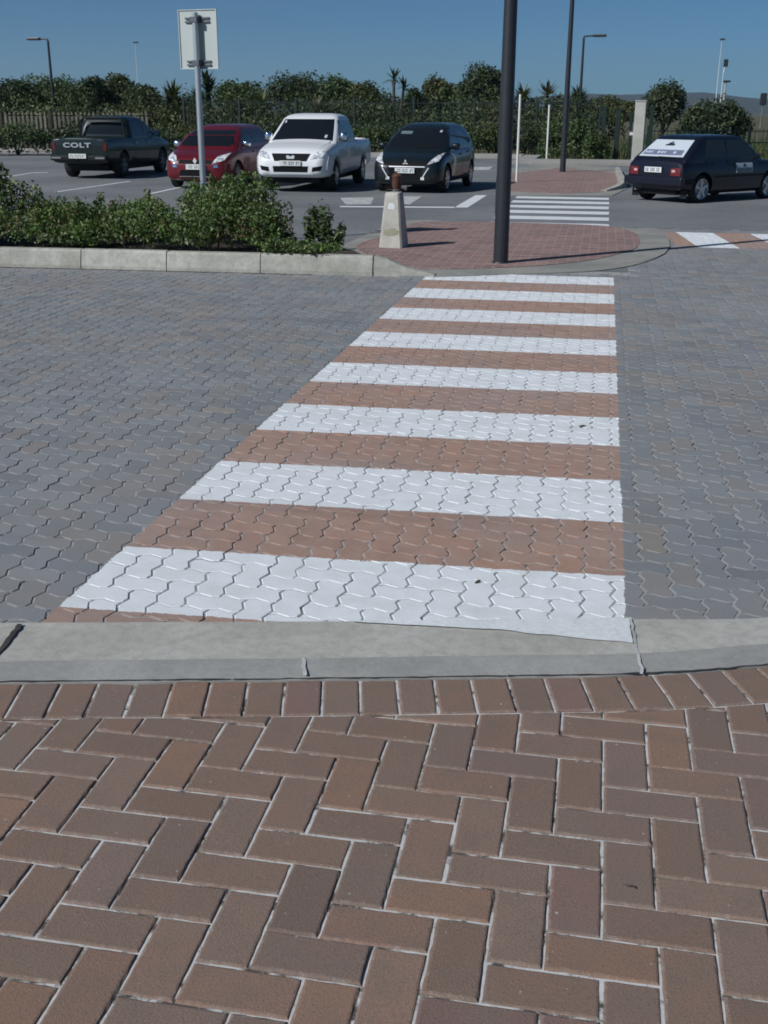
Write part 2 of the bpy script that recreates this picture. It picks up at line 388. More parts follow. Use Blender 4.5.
def road():
    s = .1075; A = .092
    V = []; Fq = []; C = []; nv = 0
    quads = []; tops_all = []
    temp = {}
    for k in 'HV':
        o = outline(k, A)*s
        rings = [(inset(o, .0034), -.03), (inset(o, .0034), -.0020), (inset(o, .0058), 0.0)]
        temp[k] = rings
    n = len(temp['H'][0][0])
    pal = np.array([(.190, .195, .203), (.172, .180, .190), (.205, .206, .208), (.200, .190, .183), (.212, .194, .180), (.185, .186, .188), (.225, .198, .178), (.165, .171, .181)])
    pal = pal*np.array((1.06, 1.10, 1.13))
    wts = np.array([.24, .2, .16, .13, .06, .14, .03, .04]); wts /= wts.sum()
    items = {'H': [], 'V': []}
    for j in range(-5, 168):
        for i in range(-132, 150):
            k = (i-j) % 4
            if k not in (0, 3): continue
            x, y = (i+.5)*s+.03, (j+.5)*s+.02
            if y < line_y(far_edge, x)-.16: continue
            if x < .35 and y > 12.3: continue
            if y > 17.7 or abs(x) > 1.2+.95*y: continue
            items['H' if k == 0 else 'V'].append((i*s+.03, j*s+.02))
    allV = []; allC = []; quad = []; tri = []
    base = 0
    meshes = []
    for k in 'HV':
        L = np.array(items[k]); N = len(L)
        rings = temp[k]
        P = np.concatenate([np.c_[r, np.full(len(r), z)] for r, z in rings])            # 3n x 3
        V = np.repeat(P[None], N, 0)
        ctr = P[:, :2].mean(0)
        tilt = RNG.normal(0, .005, (N, 1, 2)); dz = RNG.normal(0, .0008, (N, 1))
        V[:, :, 2] += (tilt*(P[None, :, :2]-ctr)).sum(-1)+dz
        ang = RNG.normal(0, .006, (N, 1)); d = P[None, :, :2]-ctr
        V[:, :, 0] = ctr[0]+d[:, :, 0]-ang*d[:, :, 1]+L[:, None, 0]+RNG.normal(0, .0007, (N, 1))
        V[:, :, 1] = ctr[1]+d[:, :, 1]+ang*d[:, :, 0]+L[:, None, 1]+RNG.normal(0, .0007, (N, 1))
        c = pal[RNG.choice(len(pal), N, p=wts)]*RNG.normal(1, .05, (N, 1))
        Cc = np.repeat(np.c_[c, np.ones(N)][:, None], 3*n, 1)
        off = (base+np.arange(N)*3*n)
        for r in range(2):
            a = np.arange(n)+r*n; b = (np.arange(n)+1) % n+r*n
            qd = np.stack([a, b, b+n, a+n], 1)
            quad.append((qd[None]+off[:, None, None]).reshape(-1, 4))
        tri.append((np.arange(2*n, 3*n)[None]+off[:, None]))
        allV.append(V.reshape(-1, 3)); allC.append(Cc.reshape(-1, 4)); base += N*3*n
    V = np.concatenate(allV); C = np.concatenate(allC); Q = np.concatenate(quad); T = np.concatenate(tri)
    me = bpy.data.meshes.new('road')
    me.vertices.add(len(V)); me.vertices.foreach_set('co', V.astype(np.float32).ravel())
    li = np.concatenate([Q.ravel(), T.ravel()]).astype(np.int32)
    ls = np.concatenate([np.arange(len(Q))*4, len(Q)*4+np.arange(len(T))*n]).astype(np.int32)
    me.loops.add(len(li)); me.loops.foreach_set('vertex_index', li)
    me.polygons.add(len(ls)); me.polygons.foreach_set('loop_start', ls); me.polygons.foreach_set('use_smooth', np.zeros(len(ls), dtype=bool))
    a = me.attributes.new('Col', 'FLOAT_COLOR', 'POINT'); a.data.foreach_set('color', C.astype(np.float32).ravel())
    me.update(calc_edges=True); me.validate()
    link('road', me, 'road', kind='structure')
road()
sheet('joint_sand', [(17, 17.7), (-14, 17.7)]+[(x-.1, y+.22) for x, y in near_edge], -.0032, 'joint')

# ------------------------------------------------------------------ foreground brick pavement
def clip(poly, p, nrm):
    """keep the side of the line through p that nrm points to"""
    out = []
    for i in range(len(poly)):
        a, b = np.array(poly[i]), np.array(poly[(i+1) % len(poly)])
        da, db = (a-p).dot(nrm), (b-p).dot(nrm)
        if da >= 0: out.append(a)
        if da*db < 0: out.append(a+(b-a)*(da/(da-db)))
    return out
def pavement():
    V = []; Fc = []; C = []
    pal = [(.186, .132, .098), (.178, .130, .096), (.194, .138, .102), (.174, .130, .100), (.184, .138, .106), (.168, .128, .100), (.180, .128, .094), (.200, .134, .092), (.190, .130, .096), (.180, .134, .102), (.176, .120, .098), (.186, .134, .100), (.180, .130, .098), (.168, .128, .104)]
    def brick(poly, dz=0.0):
        poly = [np.array(p, dtype=float) for p in ccw([tuple(p) for p in poly])]
        cl = []
        for p in poly:
            if not cl or np.linalg.norm(p-cl[-1]) > .004: cl.append(p)
        if len(cl) > 2 and np.linalg.norm(cl[0]-cl[-1]) < .004: cl.pop()
        if len(cl) < 3: return
        area = .5*abs(sum(cl[i][0]*cl[(i+1) % len(cl)][1]-cl[(i+1) % len(cl)][0]*cl[i][1] for i in range(len(cl))))
        if area < .00035: return
        # subdivide edges so that they can be a little ragged
        pts = []
        for i in range(len(cl)):
            a, b = cl[i], cl[(i+1) % len(cl)]; L = np.linalg.norm(b-a); m = max(1, int(L/.02))
            for k in range(m): pts.append(a+(b-a)*k/m)
        n = len(pts); ctr = np.mean(pts, 0)
        g = .0023
        jag = np.clip(np.random.default_rng(random.randrange(1 << 30)).normal(0, .0007, n), -.0015, .0018)
        rings = []
        base = inset(pts, g)
        nin = (inset(pts, .004)-np.array(pts))/.004
        r0 = base+nin*jag[:, None]
        r1 = base+nin*(.0028+np.abs(jag)*1.2)[:, None]; r2 = base+nin*(.0065+np.abs(jag)*1.5)[:, None]
        tx, ty = random.gauss(0, .006), random.gauss(0, .006); h = dz+random.gauss(0, .0012)
        c = np.array(random.choice(pal))*random.gauss(1.13, .055)
        o = len(V)
        for rg, z in ((r0, -.03), (r0, -.0046), (r1, -.0011), (r2, 0)):
            for p in rg: V.append((p[0], p[1], z+h+(p[0]-ctr[0])*tx+(p[1]-ctr[1])*ty)); C.append((*c, 0))
        for r in range(3):
            for k in range(n): Fc.append((o+r*n+k, o+r*n+(k+1) % n, o+(r+1)*n+(k+1) % n, o+(r+1)*n+k))
        V.append((ctr[0], ctr[1], h)); C.append((*c, 1))
        for k in range(n): Fc.append((o+3*n+k, o+3*n+(k+1) % n, o+4*n))
    pal = [(r*1.04, g_*.965, b*1.0) for r, g_, b in pal]
    SL = .205                                                   # soldier course depth
    # soldier course that follows the kerb
    acc = [0.0]
    for a, b in zip(near_edge, near_edge[1:]): acc.append(acc[-1]+math.dist(a, b))
    def pt(t):
        for i in range(len(acc)-1):
            if acc[i] <= t <= acc[i+1]:
                u = (t-acc[i])/(acc[i+1]-acc[i]); a, b = near_edge[i], near_edge[i+1]
                p = np.array((a[0]+(b[0]-a[0])*u, a[1]+(b[1]-a[1])*u)); d = np.array((b[0]-a[0], b[1]-a[1])); d /= np.linalg.norm(d)
                return p, np.array((d[1], -d[0]))
    t = 3.0
    while t < acc[-1]-2.0:
        p, nn = pt(t); p2, n2 = pt(t+.1130)
        brick([p-nn*.004, p2-n2*.004, p2+n2*SL, p+nn*SL], .0005)
        t += .1145
    # herringbone, clipped to the soldier course
    sx, sy = .1185, .115; ox, oy = -.13, 1.83-.115
    rot = R(.6)
    lines = []
    tt = 3.0
    while tt < acc[-1]-2.2:
        p, nn = pt(tt); lines.append((p+nn*(SL+.001), nn)); tt += .25
    for j in range(-34, 34):
        for i in range(-42, 44):
            k = (i-j) % 4
            if k not in (0, 3): continue
            w, h = (2, 1) if k == 0 else (1, 2)
            x0, y0 = ox+i*sx, oy+j*sy
            poly = [np.array(p) for p in ((x0, y0), (x0+w*sx, y0), (x0+w*sx, y0+h*sy), (x0, y0+h*sy))]
            ctr = np.mean(poly, 0)
            if ctr[1] > line_y(near_edge, ctr[0])+.1 or abs(ctr[0]) > 4.6: continue
            # nearest two stretches of the soldier course
            near = sorted(lines, key=lambda q_: np.linalg.norm(ctr-q_[0]))[:1]
            for p, nn in near: poly = clip(poly, p, nn) if poly else poly
            if poly and len(poly) > 2: brick(poly)
    mk('pavement', V, Fc, 'brick', col=C, kind='structure')
pavement()
sheet('pavement_joint_sand', [(-9, -4.5), (9, -4.5), (7, 8.4)]+[(x, y+.05) for x, y in reversed(near_edge)], -.0050, 'brick_joint')

# near kerb: a flush concrete band with a darker haunch on the pavement side
def band(name, a, b, za, zb, mat, low=-.05):
    n = len(a); v = []; f = []
    for (p, q_) in zip(a, b): v += [(p[0], p[1], low), (p[0], p[1], za), (q_[0], q_[1], zb), (q_[0], q_[1], low)]
    for i in range(n-1):
        for k in range(3): f.append((i*4+k, (i+1)*4+k, (i+1)*4+k+1, i*4+k+1))
    f += [(0, 1, 2, 3), tuple((n-1)*4+k for k in (3, 2, 1, 0))]
    o = MB().add(v, f).build(name, mat, kind='structure'); return o
def resample(line, n):
    acc = [0.0]
    for a, b in zip(line, line[1:]): acc.append(acc[-1]+math.dist(a, b))
    out = []
    for k in range(n):
        t = acc[-1]*k/(n-1)
        for i in range(len(acc)-1):
            if acc[i] <= t <= acc[i+1]+1e-9:
                u = (t-acc[i])/(acc[i+1]-acc[i]); out.append((line[i][0]+(line[i+1][0]-line[i][0])*u, line[i][1]+(line[i+1][1]-line[i][1])*u)); break
    return out
ne = resample(near_edge, 120); fe = [(x, 0) for x, y in ne]
def off_line(line, d):
    out = []
    for i, p in enumerate(line):
        a, b = line[max(0, i-1)], line[min(len(line)-1, i+1)]; L = math.dist(a, b)
        out.append((p[0]-(b[1]-a[1])/L*d, p[1]+(b[0]-a[0])/L*d))
    return out
midl = [(x, y+random.gauss(0, .0025)) for x, y in off_line(ne, .125)]
farl = resample(far_edge, 120)
band('kerb_haunch', [(x, y+random.gauss(0, .004)) for x, y in ne], midl, .004, .012, 'haunch')
band('kerb', off_line(midl, .001), farl, .0125, .008, 'concrete')
def strip(name, pts, w, z, mat):
    a = off_line(pts, -w/2); b = off_line(pts, w/2)
    sheet(name, a+b[::-1], z, mat)
def jag(p, q_, n, amp):
    return [(p[0]+(q_[0]-p[0])*k/n+random.gauss(0, amp), p[1]+(q_[1]-p[1])*k/n+random.gauss(0, amp)) for k in range(n+1)]
def crack(pts, w0, z, mat):
    a = [(x, y-random.uniform(.2, 1)*w0) for x, y in pts]; b = [(x, y+random.uniform(.1, 1)*w0) for x, y in pts]
    sheet('kerb_joint', a+b[::-1], z, mat)
for k in range(40, 100, 6): crack([(x+random.gauss(0, .003), y+.004) for x, y in resample(ne[k:k+7], 30)], .006, .0075, 'gap')
strip('kerb_joint', jag(G(629, 621), G(642, 677), 12, .002), .010, .0138, 'worn_paint')
strip('kerb_joint', jag(G(303, 661), G(305, 679), 6, .002), .012, .0138, 'worn_paint')
strip('kerb_joint', jag(G(22, 627), G(-4, 661), 10, .003), .018, .0165, 'gap')
# spilled paint of the first stripe on the kerb
pa = jag(G(352, 624.5), G(628, 622), 14, .0015)+jag(G(629, 622), G(633, 647), 5, .002)+jag(G(631, 647), G(500, 634), 10, .003)+jag(G(490, 633), G(352, 626), 8, .002)
sheet('road_marking', pa, .0155, 'white_paint')

# ------------------------------------------------------------------ ground sheets beyond
sheet('ground', [(-3000, -60), (3000, -60), (3000, 4000), (-3000, 4000)], -.08, 'earth')
sheet('car_park', [(-70, 12.6), (.34, 12.6), (.34, 17.69), (60, 17.69), (60, 39.2), (-2.4, 39.2), (-3.0, 44.0), (-70, 44.0)], 0.0, 'asphalt')
# hedge bed with the raised kerb
K0, K1 = (-13.0, 11.2), (-2.35, 11.68)
kd = np.array((K1[0]-K0[0], K1[1]-K0[1])); kl = np.linalg.norm(kd); kd /= kl; kn = np.array((-kd[1], kd[0]))
def kp(t, d): p = np.array(K0)+kd*t+kn*d; return (float(p[0]), float(p[1]))
sheet('flower_bed', [kp(-1, .14), kp(kl-.05, .14), (-2.75, 12.55), (-3.5, 13.2), (-4.6, 14.6), (-5.2, 15.3), (-14, 15.3)], .165, 'soil', thick=.25)
def kerb_run():
    mb = MB(); t = -1.0; ends = []
    jx = [G(px, 262)[0] for px in (18, 105, 192, 285)]
    ts = sorted([(x-K0[0])/kd[0] for x in jx]); step = ts[1]-ts[0]
    ts = [ts[0]-step*k for k in range(9, 0, -1)]+ts+[kl]
    for a, b in zip(ts, ts[1:]):
        a += .005; b -= .005
        jz = random.gauss(0, .003); jd = random.gauss(0, .003)
        prof = [(.0+jd, -.05), (.0+jd, .04), (.035+jd, .185+jz), (.052+jd, .205+jz), (.135+jd, .208+jz), (.15+jd, .195+jz), (.15+jd, -.05)]
        v = [(*kp(tt, d), z) for tt in (a, a+.006, b-.006, b) for d, z in prof]
        for vi in list(range(7))+list(range(21, 28)):
            x, y, z = v[vi]; v[vi] = (x, y, z-.004)
        f = []
        for r in range(3):
            for k in range(6): f.append((r*7+k, r*7+k+1, (r+1)*7+k+1, (r+1)*7+k))
        f += [tuple(range(7)), tuple(range(27, 20, -1))]
        mb.add(v, f)
    # ramped dropper into the flush edging of the island
    v = []; drop = [(K1[0]+.004, K1[1]+.01, .20), (-2.2, 11.70, .17), (-2.0, 11.71, .09), (-1.70, 11.74, .02)]
    for x, y, h in drop: v += [(x, y, -.05), (x, y+.01, h*.5), (x+.0, y+.05, h), (x, y+.16, h+.002), (x, y+.16, -.05)]
    f = [(r*5+k, r*5+k+1, (r+1)*5+k+1, (r+1)*5+k) for r in range(3) for k in range(4)]+[(0, 1, 2, 3, 4), (19, 18, 17, 16, 15)]
    mb.add(v, f)
    o = mb.build('raised_kerb', 'kerb', kind='structure')
    MB().add([(*kp(-1, .055), z) for z in (-.04, .17)]+[(*kp(kl, .055), z) for z in (.17, -.04)], [(0, 1, 2, 3)]).build('kerb_mortar', 'gap', kind='structure')
kerb_run()
for k in range(10): crack([kp(k+t_/12+random.uniform(-.02, .02), -.012) for t_ in range(13)], .03, .0035, 'soil')
# first island: flush concrete edging with red brick paving
edge1 = smooth_line([G(*p) for p in ((350, 262), (373, 274), (425, 277), (500, 275), (600, 271), (650, 261), (668, 249), (664, 238), (652, 230))], 6)
edge1 = [(-3.3, 14.3), (-3.0, 12.7), (-2.42, 11.86)]+edge1[9:]+[(.62, 17.3), (.36, 17.62), (-1.6, 17.45), (-2.7, 18.2), (-3.2, 17.9)]
sheet('island_edging', edge1, .010, 'edging', thick=.1)
brick1 = smooth_line([G(*p) for p in ((356, 248), (392, 265), (430, 270), (520, 268), (585, 262), (622, 254), (637, 248), (639, 239), (630, 232), (600, 226.5), (500, 223), (440, 223), (414, 224), (385, 236))], 5, True)
sheet('island_paving', brick1, .016, 'island_brick', thick=.05)
sheet('kerb_apron', [G(*p) for p in ((638, 229), (656, 229), (664, 234), (669, 240), (670, 247), (665, 254), (655, 259), (640, 263), (622, 264), (638, 250))], .013, 'edging')
# second island
edge2 = [G(*p) for p in ((505, 196), (612, 196), (627, 189), (622, 172), (615, 167.5), (548, 163.5), (500, 170))]
sheet('island_edging', edge2, .012, 'edging', thick=.1)
brick2 = [G(*p) for p in ((508, 192), (560, 194.2), (604, 192.5), (618, 185.5), (614, 173), (560, 168.5), (505, 175))]
sheet('island_paving', brick2, .018, 'island_brick', thick=.05)
c0, c1, c2, c3 = G(606, 192), G(620, 189.5), G(626, 187.5), G(619, 172)
v = []
for (x, y), h, w in ((c0, .03, .12), (c1, .09, .13), (c2, .16, .11), (c3, .14, .11)): v += [(x-w, y, 0), (x-w, y, h), (x, y, h), (x+.02, y-.02, 0)]
MB().add(v, [(r*4+k, r*4+k+1, r*4+5+k, r*4+4+k) for r in range(3) for k in range(3)]+[(0, 1, 2, 3), (15, 14, 13, 12)]).build('raised_kerb', 'kerb', kind='structure')

# painted markings on the car park
for k in range(7):
    y = 17.58+1.17*k
    sheet('road_marking', jag((-1.74, y), (.14, y), 10, .008)+jag((.14, y+.60), (-1.74, y+.60), 10, .008), .004, 'white_paint')
for P_, m_ in ((((454, 207.8), (467.6, 207.8), (487, 195.4), (475.4, 195.4)), 'white_paint'), (((397, 196.5), (422, 196.5), (410, 204.5), (388, 204.5)), 'worn_paint'),
               (((340, 198), (374, 197.4), (371, 204.6), (346, 204.6)), 'worn_paint'), (((340, 206.2), (456, 207.0), (456, 208.2), (340, 207.4)), 'white_paint'),
               (((468, 167.4), (493, 166.8), (489, 170), (466, 170.2)), 'worn_paint'), (((520, 170.6), (528, 170.6), (533, 166.4), (526, 166.4)), 'white_paint'),
               (((30, 172.6), (48, 172.2), (48, 173), (30, 173.4)), 'worn_paint')):
    sheet('road_marking', [G(*p) for p in P_], .0045 if m_ == 'white_paint' else .004, m_)
for a, b in (((56, 192.2), (130, 181.4)), ((148, 194.4), (186, 186.2)), ((-30, 183), (30, 173.4))):
    A_, B_ = G(*a), G(*b); strip('road_marking', jag(A_, B_, 8, .004), .10, .005, 'white_paint')
sheet('road_marking', [G(*p) for p in ((455, 158.5), (475, 158.2), (472, 160), (452, 160.2))], .004, 'worn_paint')
# far kerb and footpath
MB().box(-70, -3.1, 44.0, 45.6, -.05, .13, .02).build('far_path', 'walk', kind='structure')
MB().box(-2.45, 60, 39.25, 41.2, -.05, .12, .02).build('far_path', 'walk', kind='structure')
MB().box(-3.1, -2.44, 39.4, 45.5, -.05, .10, .02).build('far_path', 'walk', kind='structure')

# ------------------------------------------------------------------ vegetation
def blobs_for(c, rx, ry, rz, k, seed, lump=.42):
    r = np.random.default_rng(seed); out = []
    for i in range(k):
        d = r.normal(size=3); d /= np.linalg.norm(d); d[2] = abs(d[2])*.9-.25
        u = .45+.45*r.random()
        out.append((np.array(c)+d*np.array((rx, ry, rz))*u, np.array((rx, ry, rz))*lump*(.65+.7*r.random())))
    return out
def leaf_points(blobs, n, seed, shell=.55):
    r = np.random.default_rng(seed)
    w = np.array([b[1].prod()**(2/3) for b in blobs]); w /= w.sum()
    idx = r.choice(len(blobs), n, p=w)
    d = r.normal(size=(n, 3)); d /= np.linalg.norm(d, axis=1)[:, None]
    u = (shell+(1-shell)*r.random(n)**.6)*(1+r.normal(0, .07, n))
    C = np.array([b[0] for b in blobs])[idx]; S = np.array([b[1] for b in blobs])[idx]
    return C+d*S*u[:, None], d, idx
def leaf_mesh(P, D, size, cols, seed, aspect=.5, up=.35, idx=None):
    """one bent four-corner leaf at each point"""
    r = np.random.default_rng(seed); n = len(P)
    N = D*.7+r.normal(size=(n, 3))*.6+np.array((0, 0, up)); N /= np.linalg.norm(N, axis=1)[:, None]
    T = np.cross(N, r.normal(size=(n, 3))); T /= np.linalg.norm(T, axis=1)[:, None]
    B = np.cross(N, T)
    s = (size*(.6+.8*r.random(n)))[:, None]
    V = np.stack([P-T*s*.5, P+B*s*aspect*.5+N*s*.08, P+T*s*.55-N*s*.05, P-B*s*aspect*.5+N*s*.08], 1).reshape(-1, 3)
    cc = np.array(cols); m = len(cc)
    if idx is not None:
        pick = (r.integers(0, m, idx.max()+1)[idx]+(r.random(n) < .45)*r.integers(0, m, n)) % m
    else: pick = r.integers(0, m, n)
    c = cc[pick]*(.7+.6*r.random((n, 1)))
    return V, np.repeat(np.c_[c, np.ones(n)], 4, 0)
def leaves(name, blobs, n, size, cols, seed, parent=None, shell=.55, aspect=.5, up=.35, kind=None, zmin=None, mat='leaf'):
    P, D, idx = leaf_points(blobs, n, seed, shell)
    if zmin is not None: P[:, 2] = np.maximum(P[:, 2], zmin+.02*np.abs(P[:, 0] % .3))
    V, C = leaf_mesh(P, D, size, cols, seed+1, aspect, up, idx)
    return npmesh(name, V, 4, len(P), np.arange(len(V)).reshape(-1, 4), mat, parent, C, kind)
GREEN = [tuple(v*1.3 for v in c) for c in [(.048, .085, .028), (.034, .060, .022), (.068, .105, .036), (.052, .075, .026), (.026, .045, .019), (.095, .12, .055)]]
DARK = [tuple(v*1.3 for v in c) for c in [(.022, .040, .016), (.030, .050, .018), (.016, .030, .014), (.040, .058, .022), (.062, .075, .038)]]
OLIVE = [tuple(v*1.3 for v in c) for c in [(.055, .070, .022), (.040, .055, .020), (.080, .085, .032), (.030, .045, .018), (.065, .060, .025)]]
DRY = [(.16, .13, .07), (.12, .10, .05), (.20, .17, .10), (.09, .085, .04), (.07, .08, .03)]

def trunk_mb(h, r0, seed, limbs=4, spread=.8):
    rd = random.Random(seed); mb = MB()
    pts = [(0, 0, -.1)]
    for k in range(1, 5): pts.append((rd.gauss(0, .06)*k, rd.gauss(0, .06)*k, h*k/4))
    mb.tube(pts, [r0*1.25, r0, r0*.85, r0*.7, r0*.45], 8)
    for k in range(limbs):
        z = h*(.35+.15*k % .5); a = rd.random()*6.28; b = pts[1+k % 3]
        e = (b[0]+math.cos(a)*spread, b[1]+math.sin(a)*spread, b[2]+h*.45)
        m = ((b[0]+e[0])/2, (b[1]+e[1])/2, (b[2]+e[2])/2-.1)
        mb.tube([b, m, e], [r0*.5, r0*.36, r0*.18], 6)
    return mb
NS = [100]
def broad_tree(px, top, D, wpx, label, cols=DARK, name='broadleaf_tree', leaf=.17, n=4600, flat=.75, group=None, base=.35, k=18):
    NS[0] += 11; sd = NS[0]
    x, y, z = at(px, top, D); rx = wpx*D/F/2*.80
    H_ = z
    t = tag(empty(name, (x, y, -.05)), label, 'tree', group)
    trunk_mb(H_*.72, .05+.02*H_, sd, 5, rx*.5).build('trunk', 'bark', t, 60)
    cz = H_*(base+1)/2; rz = H_*(1-base)/2*1.05
    bl = blobs_for((0, 0, cz), rx*.92, rx*.92, rz, k, sd, .46)
    bl.append((np.array((0, 0, cz)), np.array((rx*.6, rx*.6, rz*.8))))
    leaves('crown', bl, n, leaf, cols, sd, t, .5, .5, .3)
    return t
def rosette(c, n, L, rd, droop=.5, w=.1):
    V = []; idx = []
    for i in range(n):
        a = rd.random()*6.28; e = rd.uniform(-.1, 1.35); d = np.array((math.cos(a)*math.cos(e), math.sin(a)*math.cos(e), math.sin(e)))
        s = np.cross(d, (0, 0, 1.0)); s = s/(np.linalg.norm(s)+1e-6); l = L*rd.uniform(.7, 1.1)
        prev = None; p = np.array(c, dtype=float); dd = d.copy()
        ring = []
        for k, ww in enumerate((.35, 1, .8, .06)):
            ring += [p-s*w*ww*.5, p+s*w*ww*.5]; dd = dd+np.array((0, 0, -droop*.33)); dd /= np.linalg.norm(dd); p = p+dd*l/3
        o = len(V); V += ring
        for k in range(3): idx.append((o+2*k, o+2*k+1, o+2*k+3, o+2*k+2))
    return V, idx
def spiky_tree(px, top, D, wpx, label, heads=4, cols=OLIVE, trunk='bark', group=None, name='wild_banana_tree', leaf_n=60):
    NS[0] += 11; rd = random.Random(NS[0]); r = np.random.default_rng(NS[0])
    x, y, z = at(px, top, D); L = wpx*D/F*.36
    t = tag(empty(name, (x, y, -.05)), label, 'tree', group)
    V = []; I = []; mb = MB()
    for k in range(heads):
        hx, hy = (rd.gauss(0, L*.45), rd.gauss(0, L*.45)) if k else (0, 0)
        hz = (z-L*.75)*(1-.14*k) if k else z-L*.8
        mb.tube([(hx*.2, hy*.2, -.1), (hx*.6, hy*.6, hz*.5), (hx, hy, hz)], [.13, .10, .07], 7)
        v, i_ = rosette((hx, hy, hz), leaf_n, L, rd, .55, L*.14); o = len(V); V += v; I += [tuple(a+o for a in q_) for q_ in i_]
    mb.build('trunk', trunk, t, 60)
    c = np.array(cols)[r.integers(0, len(cols), len(V)//8)]*(.7+.7*r.random((len(V)//8, 1)))
    C = np.repeat(np.c_[c, np.ones(len(c))], 8, 0)
    npmesh('crown', V, 4, len(I), I, 'leaf', t, C)
    return t
def shrub(px, top, D, wpx, label, cols=GREEN, n=1500, leaf=.10, group=None, name='shrub', zb=.1, k=11, cat='shrub'):
    NS[0] += 11; sd = NS[0]
    x, y, z = at(px, top, D); rx = wpx*D/F/2
    t = tag(empty(name, (x, y, 0)), label, cat, group)
    mb = MB(); rd = random.Random(sd)
    for s_ in range(6):
        a = rd.random()*6.28; mb.tube([(0, 0, -.05), (math.cos(a)*rx*.25, math.sin(a)*rx*.25, z*.4), (math.cos(a)*rx*.5, math.sin(a)*rx*.5, z*.75)], [.03, .022, .01], 5)
    mb.build('stem', 'bark', t)
    bl = blobs_for((0, 0, z*.5), rx*.9, min(rx, 1.0), z*.48, k, sd, .5)+[(np.array((0, 0, z*.38)), np.array((rx*.95, min(rx, 1.0)*.9, z*.40)))]
    leaves('foliage', bl, n, leaf, cols, sd, t, .45, .5, .4, zmin=.12)
    return t

# the belt of trees behind the car park
broad_tree(12, 74, 64, 66, 'dark rounded tree at the left end of the tree belt', DARK)
broad_tree(52, 71, 66, 92, 'broad green tree behind the left grey lamp post', GREEN)
broad_tree(93, 72, 63, 48, 'small round dark tree just right of the left lamp post', DARK)
broad_tree(113, 67, 65, 44, 'taller bushy tree above the dark green pickup', OLIVE)
broad_tree(144, 80, 63, 56, 'low dark tree between the dark pickup and the sign', DARK)
spiky_tree(172, 80, 60, 52, 'spiky grey leaved tree just left of the sign post', 3)
spiky_tree(206, 68, 61, 44, 'tall spiky tree rising behind the sign panel', 3, DARK)
broad_tree(238, 75, 64, 62, 'round green tree directly right of the sign post', GREEN)
spiky_tree(262, 88, 60, 50, 'spiky tree over the red hatchback and right of the sign', 3)
broad_tree(298, 71, 66, 92, 'wide flat topped tree behind the white pickup', DARK)
broad_tree(338, 74, 65, 60, 'green tree behind the right end of the white pickup roof', GREEN)
spiky_tree(318, 94, 59, 54, 'low pale spiky plant over the roof of the white pickup', 3, [(.12, .12, .08), (.09, .10, .06), (.06, .07, .03)])
broad_tree(366, 80, 64, 50, 'olive green tree between the white pickup and the black hatchback', OLIVE)
spiky_tree(394, 66, 62, 38, 'pointed palm like tree standing out above the black hatchback', 2, DARK, leaf_n=30)
broad_tree(414, 88, 64, 36, 'small low tree in the dip over the black hatchback', DARK)
broad_tree(441, 73, 65, 50, 'bushy tree left of the nearest lamp post', OLIVE)
broad_tree(484, 63, 64, 62, 'tallest dark round tree just left of the nearest lamp post', DARK, n=6000)
spiky_tree(524, 82, 61, 40, 'spiky tree between the nearest lamp post and the white posts', 4, OLIVE)
spiky_tree(548, 80, 62, 44, 'ragged spiky tree behind the farther white post', 4, [(.07, .06, .035), (.05, .05, .025), (.09, .08, .05)], 'bark_pale')
spiky_tree(578, 83, 62, 40, 'spiky tree with thin trunks behind the second lamp post', 4, DARK)
broad_tree(604, 97, 70, 56, 'low scrubby tree right of the second lamp post', OLIVE)
broad_tree(665, 78, 62, 58, 'round dark tree behind the concrete pillar', DARK, base=.22, k=26)
broad_tree(702, 101, 58, 54, 'low spreading dark tree behind the navy hatchback', DARK, base=.03, k=26)
broad_tree(727, 99, 57, 50, 'dark bushy tree below the pale mast', DARK, base=.03, k=26)
broad_tree(626, 98, 78, 60, 'distant low green tree left of the concrete pillar', OLIVE)
# understorey of the belt that reads as one mass
r_ = np.random.default_rng(5); bl = []
for i in range(190):
    px = r_.uniform(-110, 606); D = r_.uniform(58, 68); x, y, z = at(px, 100, D)
    h = 2.25*(.6+.65*r_.random()); bl.append((np.array((x, y, h*.5)), np.array((1.2, 1.0, h*.55))))
th = leaves('thicket', bl, 60000, .19, DARK+OLIVE+GREEN, 77, None, .6, .5, .2, kind='stuff')
tag(th, 'dense dark thicket filling the belt under the trees', 'thicket')
# blades of long dry grass
def blades(name, boxes, n, h, cols, seed, label, w=.03):
    r = np.random.default_rng(seed); k = r.integers(0, len(boxes), n); B = np.array(boxes)[k]
    P = np.c_[B[:, 0]+(B[:, 1]-B[:, 0])*r.random(n), B[:, 2]+(B[:, 3]-B[:, 2])*r.random(n), np.full(n, -.08)]
    a = r.random(n)*6.28; hh = h*(.5+.7*r.random(n)); lean = r.normal(0, .25, (n, 2))*hh[:, None]
    s = np.c_[np.cos(a), np.sin(a), np.zeros(n)]*w; up = np.c_[lean, hh]
    V = np.stack([P-s, P+s, P+s*.6+up*.6, P+up-s*.1], 1).reshape(-1, 3)
    c = np.array(cols)[r.integers(0, len(cols), n)]*(.7+.6*r.random((n, 1)))
    o = npmesh(name, V, 4, n, np.arange(4*n).reshape(-1, 4), 'grass', None, np.repeat(np.c_[c, np.ones(n)], 4, 0), 'stuff')
    tag(o, label, 'grass')
blades('tall_dry_grass', [(-36, -20, 55.5, 57.5)], 7000, 1.85, [(.10, .085, .05), (.08, .07, .04), (.05, .055, .03), (.12, .10, .06)], 3, 'tall dry grass behind the concrete palisade fence')
blades('field_grass', [(-3, 12, 46, 60), (2, 22, 44, 75)], 16000, .5, OLIVE+GREEN+DRY[3:], 4, 'rough dry grass in the field beyond the green fence')
